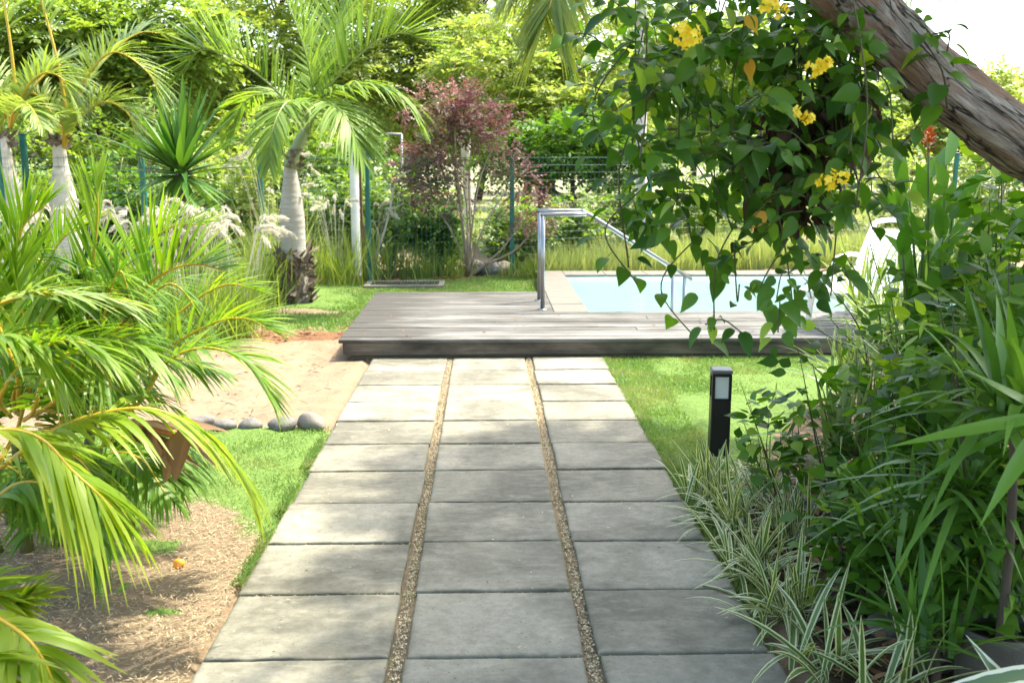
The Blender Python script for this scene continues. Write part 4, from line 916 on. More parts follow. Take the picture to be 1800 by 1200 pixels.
def yucca():
    c = at(318, 305, 9.6); t = thing('spiky_rosette_plant', 'dark green spiky rosette of sword leaves above the feathery grasses', 'yucca', (c[0], c[1], 0))
    m = MB(); m.tube([(c[0], c[1], 0), (c[0] + .02, c[1], .7), c + (0, 0, .04)], [.06, .055, .05], 12, noise=.06); m.build('stem', M['boot'], t)
    m = MB(); strap_mb(m, c, 80, .95, .03, (22, 84), .10, .02, (.55, 1, .95, .75, .45, .03), .35)
    strap_mb(m, c - (0, 0, .03), 34, .8, .032, (-35, 25), .22, .03, (.55, 1, .95, .75, .45, .03), .35); m.build('leaves', M['yucca'], t)
yucca()

# ================================================================== ARECA PALMS (left foreground)
def areca():
    b = np.array([-2.0, 4.15, 0]); t = thing('areca_palm', 'large bright areca palm clump filling the left foreground', 'palm', b)
    st = MB(); tops = []
    for i in range(11):
        a = 2 * pi * i / 11; bb = b + np.array([.2 * cos(a), .2 * sin(a), -.02]); tp = bb + np.array([.12 * cos(a), .12 * sin(a), rng.uniform(.3, .6)]); st.tube(spline([bb, (bb + tp) / 2, tp], 8), np.linspace(.028, .02, 8), 9)
    st.build('canes', M['cane'], t)
    hub = b + np.array([0, 0, .42])
    E = dict
    F = [ # pixel course of each frond's midrib, nearest first
        ([(0, 820, 3.0), (75, 767, 3.0), (150, 733, 3.05), (250, 717, 3.1), (330, 742, 3.15), (400, 800, 3.2), (445, 868, 3.2)], E(Lmax=.30, vee=6, droop=.55, start=.05, wd=.0105, nl=42, leafmat=M['areca_young'])),
        ([(-70, 760, 2.75), (20, 755, 2.75), (77, 775, 2.75), (125, 825, 2.75), (175, 870, 2.75), (235, 930, 2.8)], E(Lmax=.32, vee=0, droop=.5, start=.1, wd=.0105, nl=36, leafmat=M['areca_young'])),
        ([(225, 560, 3.9), (262, 500, 3.9), (310, 470, 3.9), (350, 465, 3.95), (392, 475, 4)], E(Lmax=.30, vee=62, droop=.02, start=.1)),
        ([(-20, 560, 3.2), (40, 520, 3.2), (90, 515, 3.2), (170, 522, 3.25), (245, 535, 3.3)], E(Lmax=.27, vee=15, droop=.3, start=.1, leafmat=M['palm_pale'])),
        ([(230, 720, 3.8), (290, 640, 3.8), (350, 612, 3.8), (410, 622, 3.8), (450, 655, 3.8), (478, 700, 3.8)], E(Lmax=.31, vee=18, droop=.25, start=.15)),
        ([(130, 680, 3.8), (150, 560, 3.8), (165, 450, 3.8), (172, 370, 3.8), (168, 310, 3.8)], E(Lmax=.34, vee=20, droop=.05, a0=40, start=.25)),
        ([(60, 650, 3.5), (40, 560, 3.5), (25, 470, 3.5), (40, 400, 3.5), (80, 360, 3.5)], E(Lmax=.34, vee=30, droop=.05, a0=45, start=.2)),
        ([(30, 660, 3.4), (-5, 560, 3.4), (-20, 470, 3.4), (-60, 420, 3.4)], E(Lmax=.34, vee=30, droop=.1, a0=50, start=.2)),
        ([(150, 690, 4.1), (210, 570, 4.1), (250, 450, 4.2), (300, 400, 4.2), (360, 395, 4.2)], E(Lmax=.33, vee=40, droop=.05, start=.2)),
        ([(160, 700, 4.3), (260, 600, 4.4), (340, 530, 4.5), (400, 500, 4.5), (450, 510, 4.5)], E(Lmax=.3, vee=30, droop=.15, start=.2)),
        ([(170, 720, 4.2), (270, 630, 4.2), (370, 570, 4.2), (430, 560, 4.2), (475, 580, 4.2)], E(Lmax=.32, vee=35, droop=.12, start=.25)),
        ([(100, 700, 3.3), (130, 640, 3.3), (190, 600, 3.3), (250, 610, 3.3), (300, 660, 3.3)], E(Lmax=.28, vee=15, droop=.4, start=.12)),
        ([(60, 720, 3.4), (80, 650, 3.4), (130, 620, 3.3), (180, 650, 3.2), (210, 710, 3.2)], E(Lmax=.27, vee=10, droop=.45, start=.12)),
        ([(0, 700, 3.0), (40, 640, 3.0), (100, 600, 3.0), (150, 605, 3.0), (200, 640, 3.0)], E(Lmax=.25, vee=20, droop=.35, start=.1)),
        ([(-60, 640, 3.0), (-20, 600, 3.0), (30, 590, 3.0), (80, 620, 3.0), (110, 680, 3.0)], E(Lmax=.26, vee=10, droop=.4, start=.1)),
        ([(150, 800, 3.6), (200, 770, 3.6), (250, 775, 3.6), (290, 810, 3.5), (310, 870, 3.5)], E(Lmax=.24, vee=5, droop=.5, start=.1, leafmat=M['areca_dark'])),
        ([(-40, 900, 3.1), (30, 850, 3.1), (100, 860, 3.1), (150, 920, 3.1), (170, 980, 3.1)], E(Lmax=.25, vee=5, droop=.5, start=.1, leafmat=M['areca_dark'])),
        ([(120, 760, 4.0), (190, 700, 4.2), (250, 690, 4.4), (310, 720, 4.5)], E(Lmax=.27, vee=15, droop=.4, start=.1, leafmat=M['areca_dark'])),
        ([(60, 620, 4.6), (120, 520, 4.7), (200, 450, 4.8), (270, 430, 4.8)], E(Lmax=.33, vee=30, droop=.15, start=.2)),
        ([(20, 600, 4.4), (60, 500, 4.5), (110, 420, 4.5), (150, 400, 4.5)], E(Lmax=.33, vee=30, droop=.1, start=.2)),
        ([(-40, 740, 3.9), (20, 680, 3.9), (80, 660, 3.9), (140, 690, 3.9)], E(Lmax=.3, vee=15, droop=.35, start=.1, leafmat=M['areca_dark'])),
    ]
    for _ in range(22):
        px = rng.uniform(-80, 230); Y = rng.uniform(3.6, 4.8); dx = rng.uniform(60, 190); py = rng.uniform(640, 760)
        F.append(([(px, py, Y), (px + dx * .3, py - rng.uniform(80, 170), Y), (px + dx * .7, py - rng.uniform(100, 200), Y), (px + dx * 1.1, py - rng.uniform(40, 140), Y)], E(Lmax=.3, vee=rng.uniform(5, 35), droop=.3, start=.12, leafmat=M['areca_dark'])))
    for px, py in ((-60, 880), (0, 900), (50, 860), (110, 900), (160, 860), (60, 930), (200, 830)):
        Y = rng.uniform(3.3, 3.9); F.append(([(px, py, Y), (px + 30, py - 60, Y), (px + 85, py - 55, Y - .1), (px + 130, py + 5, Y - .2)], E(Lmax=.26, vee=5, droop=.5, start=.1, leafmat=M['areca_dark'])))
    specs = []
    for p, d in F:
        q = [at(*x) for x in p]; q = [hub + (q[0] - hub) * .45 + (0, 0, .04)] + q if np.linalg.norm(q[0] - hub) > .15 else q
        d = dict(d); d['start'] = d['start'] * .7 + .3 * min(.8, np.linalg.norm(q[0] - q[1]) / 1.4); specs.append((q, d))
    palm_fronds(t, specs, M['areca'], M['petiole'], nl=42, Lmax=.3, wd=.0088, rr=.009, droop=.3, a0=64, fold=.15)
    m = MB(); c = gr(250, 850); 
    m.leaves(np.array([at(205 + 12 * i, 748 + 7 * (i % 3), 3.25 + .02 * i) for i in range(8)]), rng.normal(0, .4, (8, 3)) + (1, .1, -.15), np.tile(UP, (8, 1)) + rng.normal(0, .5, (8, 3)), .24, .03, [.6, 1, .8, .4, .05], .25, .5)
    m.leaves(np.array([at(322, 755, 3.2), at(312, 762, 3.22)]), np.array([(-.2, -.1, -1.), (-.35, 0, -1)]), np.array([(0, -1, 0.), (.4, -1, 0)]), .16, .035, [.4, 1, .9, .5, .1], .1, .5); m.build('dead_sheath', M['dryleaf'], t)
    b2 = np.array([-1.75, 2.75, 0]); t2 = thing('areca_palm', 'small areca palm whose frond enters at the bottom left corner', 'palm', b2)
    st = MB(); hub2 = b2 + (0, 0, .4)
    for a in (0, 2, 4): st.tube(spline([b2 + np.array([.06 * cos(a), .06 * sin(a), -.02]), b2 + (0, 0, .2), hub2], 8), np.linspace(.025, .016, 8), 9)
    st.build('canes', M['cane'], t2)
    F2 = [([(-60, 1060, 2.5), (0, 1088, 2.45), (55, 1130, 2.4), (90, 1190, 2.4), (110, 1260, 2.4)], E(Lmax=.24, vee=5, droop=.35, start=.3)), ([(-80, 1020, 2.6), (-30, 1040, 2.6), (20, 1060, 2.6), (60, 1040, 2.6)], E(Lmax=.2, vee=40, droop=.1, start=.2)), ([(-90, 1150, 2.4), (-40, 1160, 2.3), (10, 1200, 2.3), (40, 1270, 2.3)], E(Lmax=.2, vee=5, droop=.4, start=.2))]
    palm_fronds(t2, [([hub2] + [at(*x) for x in p], d) for p, d in F2], M['areca_young'], M['petiole'], nl=24, wd=.013, rr=.010, a0=55, fold=.15)
areca()

# ================================================================== GRASSES
def fountain(px, Y, h, n, lab, plumes=12, rad=.12, pale=False, pz=1.0, base_py=None):
    c = at(px, 400, Y); c = np.array([c[0], c[1], 0.0]); t = thing('fountain_grass', lab, 'ornamental grass', c, 'fountain grass clumps')
    m = MB(); strap_mb(m, c, n, h, .0045, (55, 88), .45, rad, (.8, 1, .9, .7, .4, .03), 0); m.build('blades', M['tallgrass' if pale else 'fgrass'], t)
    if plumes:
        pm = MB(); sm_ = MB()
        for i in range(plumes):
            a = rng.uniform(0, 2 * pi); r0 = rng.uniform(.1, .3); L = h * rng.uniform(.95, 1.15) * pz
            p0 = c + np.array([cos(a) * .05, sin(a) * .05, .1]); p2 = c + np.array([cos(a) * r0 * h * 1.3, sin(a) * r0 * h * 1.3, L]); p3 = p2 + np.array([cos(a) * .12, sin(a) * .12, rng.uniform(-.04, .05)])
            p3 = p2 + np.array([cos(a) * .17, sin(a) * .17, rng.uniform(-.09, .08)]); C = spline([p0, p0 * .5 + p2 * .5 + (0, 0, .06), p2, p2 * .5 + p3 * .5 + (0, 0, .03), p3], 24); sm_.tube(C, .0022, 4)
            idx = np.linspace(11.5, 23, 90); P = np.stack([np.interp(idx, np.arange(24), C[:, k]) for k in range(3)], 1); w = np.sin(np.linspace(.25, 3.0, 90))
            T = nrm(np.stack([np.interp(idx, np.arange(24), np.gradient(C, axis=0)[:, k]) for k in range(3)], 1)); pm.leaves(P, T + .5 * nrm(rng.normal(0, 1, (90, 3))), rng.normal(0, 1, (90, 3)), .048 * (.4 + w), .0034, [.5, 1, .1], .1)
        sm_.build('stalks', M['plume'], t); pm.build('plumes', M['plume'], t)
fountain(330, 8.4, 1.05, 320, 'feathery grass with white plumes in front of the spiky rosette plant', 22, .14)
fountain(265, 8.7, 1.05, 280, 'feathery grass with white plumes left of the spiky rosette plant', 16, .14)
fountain(400, 8.8, 1.0, 260, 'feathery grass with white plumes right of the spiky rosette plant', 14, .13)
fountain(40, 8.6, 1.05, 300, 'feathery grass with plumes in front of the leftmost palm trunk', 16, .16)
fountain(130, 8.9, 1.0, 260, 'feathery grass with plumes in front of the second palm trunk', 14, .16)
fountain(430, 9.6, .85, 260, 'feathery grass with drooping plumes left of the bottle palm and nearest the sand', 12, .14)
fountain(462, 11.0, 1.1, 420, 'tall bright green grass clump touching the left side of the bottle palm', 4, .17)
fountain(490, 11.8, 1.5, 260, 'tall pale grass behind the bottle palm trunk', 8, .2, True)
fountain(590, 12.6, .95, 300, 'pale grass clump with plumes between the bottle palm and the white post', 12, .2)
fountain(650, 13.3, .85, 260, 'green grass clump right of the white post', 8, .17)
fountain(735, 13.3, .6, 260, 'low green grass tuft left of the red-leaved shrub', 0, .14)
fountain(795, 13.5, .5, 220, 'low dark grass tuft at the foot of the red-leaved shrub', 0, .16)
fountain(930, 13.2, .45, 240, 'low green tuft behind the steel handrail posts', 0, .16)
def tall_grass():
    n = 15000; x = rng.uniform(.7, 9.5, n); y = 13.0 + (x - .7) * .33 + rng.uniform(-.1, .75, n) + .0 * x
    D = nrm(np.stack([rng.normal(0, .2, n), rng.normal(0, .2, n), np.ones(n)], 1)); mb = MB()
    L = rng.uniform(.35, .85, n) * (.65 + .5 * vnoise(x, y, 1.2, 20)); mb.leaves(np.stack([x, y, 0 * x], 1), D, rng.normal(0, 1, (n, 3)), L, .0055, [.8, 1, .7, .35, .03], .25)
    tag(mb.build('tall_grass', M['tallgrass']), 'tall pale green grass band between the pool and the fence', 'grass', kind='stuff')
    n = 16000; x = rng.uniform(-14, 22, n); y = 18 + .37 * x + rng.uniform(0, 10, n)
    mb = MB(); mb.leaves(np.stack([x, y, 0 * x], 1), nrm(np.stack([rng.normal(0, .3, n), rng.normal(0, .3, n), np.ones(n)], 1)), rng.normal(0, 1, (n, 3)), rng.uniform(.15, .45, n), .012, [1, .8, .4, .03], .3)
    tag(mb.build('dry_field_grass', M['tallgrass']), 'dry pale grass on the open ground beyond the fence', 'grass', kind='stuff')
tall_grass()

# ================================================================== RED SHRUB AND BARE SAPLING
def red_shrub():
    b = gr(823, 488); Y = b[1]; t = thing('red_leaved_shrub', 'tall red and purple leaved shrub with thin bare stems by the boulders', 'shrub', b)
    st = MB(); cr = MB(); g2 = MB()
    tips = [((790, 230), (760, 190), (735, 185)), ((800, 250), (805, 190), (800, 170)), ((825, 300), (840, 200), (850, 180)), ((840, 330), (870, 250), (880, 215)), ((815, 330), (760, 290), (725, 285)), ((880, 440), (920, 390), (960, 365)), ((850, 400), (900, 320), (915, 300)), ((790, 400), (750, 350), (740, 330)), ((820, 400), (790, 340), (770, 260))]
    for i, tp in enumerate(tips):
        q = [b + (rng.normal(0, .03), 0, 0)] + [at(x, y, Y + rng.normal(0, .25)) for x, y in tp]; C = spline(q, 16); st.tube(C, np.linspace(.014, .004, 16), 7)
        n = 105; ti = 15 * rng.uniform(.42 if i != 5 else .6, 1, n) ** .7; i0 = np.clip(ti.astype(int), 0, 14); p = C[i0] + (C[i0 + 1] - C[i0]) * (ti - i0)[:, None]; off = nrm(rng.normal(0, 1, (n, 3)))
        sprays(cr, p + off * (.30 * rng.random(n) ** .5)[:, None], off + .2 * UP, 7, .17, .055, .015, .8)
    for px, py, n in ((800, 215, 120), (760, 270, 130), (745, 310, 80), (850, 225, 90)): P, d = ell_points(at(px, py, Y), (.38, .3, .27), n, .2); sprays(cr, P, d + .2 * UP, 7, .17, .055, .016, .8)
    n = 90; P, d = ell_points(at(830, 265, Y + .1), (.45, .35, .5), n, .2); sprays(g2, P, d, 6, .16, .06, .016, .8)
    n = 60; P, d = ell_points(at(800, 400, Y + .2), (.7, .3, .35), n, .2); sprays(g2, P, d, 6, .16, .06, .016, .8)
    st.tube(spline([b, at(845, 470, Y), at(905, 440, Y), at(945, 395, Y)], 12), np.linspace(.026, .008, 12), 8)
    st.build('stems', M['stem_red'], t); cr.build('red_foliage', M['red'], t); g2.build('green_foliage', M['hedge'], t)
    b = gr(640, 492); Y = b[1]; t = thing('bare_sapling', 'thin pale leafless sapling leaning right beside the white post', 'sapling', b)
    st = MB(); st.tube(spline([b, at(668, 430, Y), at(685, 370, Y), at(690, 340, Y), at(700, 315, Y), at(725, 298, Y)], 20), np.linspace(.02, .006, 20), 7)
    for a, e in (((668, 430), (655, 385)), ((685, 370), (712, 355)), ((655, 455), (690, 415)), ((690, 340), (672, 310))): st.tube(spline([at(*a, Y), at((a[0] + e[0]) / 2 + 3, (a[1] + e[1]) / 2, Y), at(*e, Y)], 6), np.linspace(.01, .004, 6), 6)
    st.build('stems', M['stem_pale'], t)
    lf = MB(); P = np.array([at(725, 298, Y), at(712, 355, Y), at(672, 310, Y), at(690, 415, Y), at(655, 385, Y)] * 6) + rng.normal(0, .05, (30, 3)); lf.leaves(P, rng.normal(0, 1, (30, 3)) + (0, 0, .6), rng.normal(0, .4, (30, 3)) + UP, .13, .03, LANCE, .3, .2); lf.build('leaves', M['hedge'], t)
red_shrub()

# ================================================================== LEANING TREE AND FLOWERING VINE
def leaning_tree():
    base = np.array([2.75, 3.5, 0]); t = thing('leaning_tree', 'thick grey-brown leaning trunk crossing the top right corner', 'tree', base)
    cl = [base + (0, 0, -.1), base + (-.1, -.02, .5), at(1890, 335, 3.3), at(1792, 250, 3.2), at(1640, 136, 3.12), at(1520, 18, 3.05), at(1428, -105, 2.95), (.55, 2.75, 2.75), (.2, 2.6, 3.3)]
    n = 90; C = spline(cl, n); seg = np.linspace(0, 1, n)
    r = np.interp(seg, [0, .12, .35, .5, .7, .85, 1], [.2, .14, .098, .089, .091, .086, .08])
    m = MB(); V0 = m.n; k = 36; m.tube(C, r, k)
    V = m.v[-1]; body = V[:n * k].reshape(n, k, 3); th = np.linspace(0, 2 * pi, k, endpoint=False)[None]; sg = (seg * 5.2)[:, None]
    f = 1 + .05 * np.sin(3 * th + 2.2 * sg) + .035 * np.sin(7 * th - 5 * sg + 1) + .06 * np.maximum(0, np.sin(2 * th + 1.3 + .8 * sg)) ** 6 + rng.normal(0, .016, (n, k))
    saw = ((sg * 2.1 + .35 * np.sin(th) + .1 * np.sin(2 * th)) % 1.0); f += .09 * saw ** 4
    body[:] = C[:, None] + (body - C[:, None]) * f[..., None]; V[:n * k] = body.reshape(-1, 3); m.build('trunk', M['bark_lean'], t)
    br = MB(); top = C[-1]; cr = MB(); cl2 = []
    for e, rad in (((-.6, 2.2, 4.3), .06), ((.6, 2.9, 4.6), .06), ((1.4, 2.0, 4.3), .05), ((.1, 1.2, 4.4), .05), ((2.35, 3.3, 4.2), .05), ((2.6, 4.7, 4.5), .045), ((2.3, 5.5, 4.3), .05), ((3.2, 5.3, 4.3), .045), ((2.6, 6.3, 4.4), .04), ((3.1, 3.9, 4.5), .045)):  # unseen crown above the frame; clumps laid out to shade the near path
        e = np.array(e); br.tube(spline([top, (top + e) / 2 + rng.normal(0, .1, 3), e], 10), np.linspace(rad, .015, 10), 8); cl2.append(e)
    br.build('branches', M['bark_lean'], t)
    for c in cl2:
        P, d = ell_points(c, (.9, .85, .5), 300, .3); sprays(cr, P, d, 8, .3, .12, .042, .5)
    cr.build('crown', M['tree_b'], t); return C
CT = leaning_tree()

def vine():
    t = thing('flowering_vine', 'dark green heart-leaved vine with yellow flowers hanging from the leaning trunk', 'vine', at(1480, 60, 3.05))
    st = MB(); lv = MB(); dead = MB()
    # (start px,py) -> (end px,py), depth, leaves
    A = []
    for i in range(17):                       # curtain strands
        x = rng.uniform(1085, 1530); y0 = rng.uniform(-60, 60); 
        end = np.interp(x, [1085, 1130, 1200, 1260, 1330, 1400, 1440, 1480, 1530], [330, 420, 470, 430, 480, 560, 520, 420, 250]) * rng.uniform(.55, 1.0)
        A.append((x, y0, x + rng.normal(0, 28), end, rng.uniform(2.75, 3.5), int(max(4, (end - y0) / 24))))
    A += [(1150, 150, 1105, 470, 3.2, 10), (1120, 60, 1085, 300, 3.3, 9), (1350, 300, 1400, 590, 3.1, 13), (1300, 380, 1255, 580, 3.2, 8), (1240, 400, 1235, 610, 3.3, 5), (1385, 420, 1385, 560, 3.1, 6), (1130, 330, 1120, 500, 3.2, 7), (1200, 350, 1215, 420, 3.2, 5), (1480, 300, 1460, 520, 3.2, 9), (1290, 430, 1300, 500, 3.1, 5), (1590, 150, 1580, 260, 3.0, 4), (1640, 60, 1660, 110, 3.0, 5), (1600, 40, 1665, 190, 2.95, 8), (1590, 20, 1650, 95, 3.0, 6), (1500, 120, 1570, 250, 2.95, 6), (1540, 230, 1560, 330, 3.1, 5), (1240, 570, 1310, 590, 3.2, 5)]
    for (x0, y0, x1, y1, Y, k) in A:
        q = [at(x0, y0, Y), at((x0 + x1) / 2 + rng.normal(0, 32), (y0 + y1) / 2 + rng.normal(0, 25), Y + rng.normal(0, .08)), at(x1, y1, Y + rng.normal(0, .08))]
        C = spline(q, 20); st.tube(C, .0026, 5)
        ti = np.linspace(1.5, 18.9, k) + rng.normal(0, .4, k); ti = np.clip(ti, 0, 18.99); i0 = ti.astype(int); P = C[i0] + (C[i0 + 1] - C[i0]) * (ti - i0)[:, None]
        a = rng.uniform(0, 2 * pi, k); out = np.stack([np.cos(a), np.sin(a), rng.normal(0, .3, k)], 1); pet = P + out * rng.uniform(.015, .05, k)[:, None]
        D = out * .8 + UP * rng.uniform(-1.3, .25, k)[:, None]; N = out + UP * .7 + np.array([.1, -.55, .1]) + rng.normal(0, .4, (k, 3))
        lv.leaves(pet, D, N, (sz := rng.uniform(.036, .084, k)), sz * rng.uniform(.29, .38, k), HEART, .15, .28, np.clip(rng.normal(.45, .28, k), 0, 1), curl=.05)
        C2 = np.stack([P, (P + pet) / 2, pet], 1); st.ribbons(C2, np.tile(np.array([.0012, 0, 0]), (k, 3, 1)), .5)
    # loose leafy shoots filling the whole hanging mass, open here and there
    gaps = [(1270, 130), (1195, 260), (1098, 280), (1160, 385), (1432, 135), (1250, 335), (1105, 60), (1470, 260), (1210, 440), (1300, 420), (1440, 420), (1160, 300), (1330, 500)]
    for i in range(270):
        x, y = rng.uniform(1065, 1530), rng.uniform(-30, 580)
        if y > np.interp(x, [1065, 1130, 1260, 1330, 1420, 1470, 1530], [300, 410, 430, 510, 570, 510, 330]) or any(math.hypot(x - gx, y - gy) < 34 for gx, gy in gaps) or (y > 400 and rng.random() < .45): continue
        p = at(x, y, rng.uniform(2.8, 3.5)); k = rng.integers(4, 8); a = rng.uniform(0, 2 * pi); q = p + np.array([cos(a) * .12, sin(a) * .1, rng.uniform(-.10, .06)])
        C = spline([p, (p + q) / 2 + UP * .02, q], 8); st.tube(C, .002, 4); ti = np.linspace(.3, 6.9, k); i0 = ti.astype(int); P = C[i0] + (C[i0 + 1] - C[i0]) * (ti - i0)[:, None]
        s = np.where(np.arange(k) % 2, 1, -1)[:, None]; dd = nrm(q - p); sd = nrm(np.cross(dd, UP)); D = dd * .6 + sd * s * .9 + UP * rng.uniform(-1.0, .35, k)[:, None]
        lv.leaves(P + D * .02, D, UP * .8 + np.array([.1, -.6, .1]) + rng.normal(0, .4, (k, 3)), (sz := rng.uniform(.034, .084, k)), sz * rng.uniform(.30, .38, k), HEART, .18, .28, np.clip(rng.normal(.45, .36, k), 0, 1), curl=.05)
    # the dense dark heart of the mass
    for c, r, n in ((at(1360, 220, 3.25), (.2, .2, .22), 120), (at(1250, 110, 3.3), (.2, .18, .18), 70), (at(1430, 90, 3.25), (.2, .2, .2), 90), (at(1160, 100, 3.4), (.12, .15, .18), 30), (at(1400, 350, 3.25), (.12, .15, .22), 50), (at(1150, 320, 3.4), (.08, .12, .2), 50)):
        P, d = ell_points(c, r, n, .25); N = d + UP * .8 + np.array([.1, -.4, 0]) + rng.normal(0, .35, (n, 3)); lv.leaves(P, d * .6 + UP * rng.uniform(-1, .2, n)[:, None], N, (sz := rng.uniform(.04, .082, n)), sz * rng.uniform(.29, .38, n), HEART, .15, .28, np.clip(rng.normal(.4, .25, n), 0, 1), curl=.05)
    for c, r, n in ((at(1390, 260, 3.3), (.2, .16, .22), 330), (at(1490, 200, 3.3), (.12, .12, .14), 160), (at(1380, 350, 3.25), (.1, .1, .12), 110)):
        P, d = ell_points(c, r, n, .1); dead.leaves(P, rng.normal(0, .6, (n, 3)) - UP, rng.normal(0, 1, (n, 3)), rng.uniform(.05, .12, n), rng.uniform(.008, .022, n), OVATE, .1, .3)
    for _ in range(22):
        p = at(rng.uniform(1340, 1520), rng.uniform(60, 200), 3.3); st.tube(spline([p, p + rng.normal(0, .06, 3), p + rng.normal(0, .05, 3) - UP * rng.uniform(.15, .4)], 8), .005, 6)
    st.build('stems', M['vine_stem'], t); lv.build('leaves', M['vine'], t); dead.build('dead_leaves', M['deadbrown'], t)
    for px, py, r, n in ((1205, 62, .045, 60), (1356, 6, .05, 55), (1428, 120, .026, 22), (1450, 112, .024, 24), (1408, 198, .02, 16), (1422, 208, .02, 16), (1455, 316, .032, 34), (1480, 312, .02, 14)):
        r *= .95; n = int(n * .5); fm = MB(); c = at(px, py, 2.72); P, d = ell_points(c, (r, r * .8, r), n, .15)
        for k in range(5):
            a = k * 2 * pi / 5; ref = nrm(np.cross(d, UP + .01)); r2 = np.cross(d, ref); dd = ref * cos(a) + r2 * sin(a) + d * .35
            fm.leaves(P, dd, d, .0125, .0048, [.4, 1, .9, .2], .1)
        fm.build('flower_cluster', M['petal'], t)
    yl = MB(); yl.leaves(np.array([at(1320, 104, 2.95), at(1312, 28, 3.0), at(1345, 372, 3.0)]), np.array([(.05, 0, -1.), (.3, -.2, -.5), (-.4, 0, -.5)]), np.array([(-.8, -.6, .1), (0, -1, .5), (0, -1, .4)]), .065, .022, OVATE, .1, .3); yl.build('yellow_leaves', M['yellowleaf'], t)
    pod = MB(); pod.tube(spline(PX([(1512, 215), (1524, 250), (1524, 290), (1508, 322)], 3.0), 14), np.interp(np.linspace(0, 1, 14), [0, .4, 1], [.006, .015, .002]), 8); pod.build('seed_pod', plain('brown_pod', (.12, .08, .06), .6, .3, 0, .3), t)
vine()

# ================================================================== RIGHT BED
def variegated():
    B = [(1262, 878, .36, 'variegated cream-edged plant just in front of the bollard lamp'), (1300, 930, .36, 'variegated cream-edged plant leaning over the path edge, second from the bollard'),
         (1345, 1010, .36, 'variegated cream-edged plant in the middle of the row along the path'), (1395, 1090, .36, 'variegated cream-edged plant beside the nearest large slabs'),
         (1455, 1185, .40, 'broad-leaved variegated plant at the bottom edge beside the path'), (1400, 960, .36, 'variegated plant set behind the front row in the bed'), (1350, 870, .34, 'pale variegated plant behind the bollard row under the shrub leaves'), (1560, 1240, .42, 'broad striped plant at the bottom edge left of the concrete pot')]
    for i, (px, py, L, lab) in enumerate(B):
        c = gr(px, py) - (.035, 0, 0); t = thing('variegated_plant', lab, 'striped plant', c, 'variegated plants edging the path')
        m = MB(); big = i in (4, 7)
        strap_mb(m, c + (0, 0, .01), 26 if big else 64, L * 1.08, .012 if big else .0085, (18, 85), .5, .05, (.6, .9, 1, .9, .6, .05), .35); m.build('leaves', M['varieg'], t)
    c = np.array([1.62, 2.2, .1]); t = thing('striped_agave', 'broad white-striped leaf rising at the bottom right corner', 'striped plant', c)
    m = MB(); ends = [(1560, 1190, 2.35), (1700, 1090, 2.4), (1860, 1000, 2.4), (1640, 1220, 2.25), (1900, 1100, 2.3)]
    src = at(1850, 1330, 2.3)
    for e in ends:
        e = at(*e); m.leaves(src[None], (e - src)[None], np.array([[0, -.6, .8]]), np.linalg.norm(e - src), .032, [.7, .95, 1, .9, .6, .25, .02], .1, .3)
    mid = at(1800, 1165, 2.3); m.leaves(mid[None] + (.12, 0, -.02), (at(1545, 1195, 2.3) - mid)[None] * (1, 1, .6), np.array([[0, -.7, .8]]), .42, .024, [.7, .95, 1, .9, .6, .25, .02], .12, .3); m.build('leaves', M['agave'], t)
variegated()
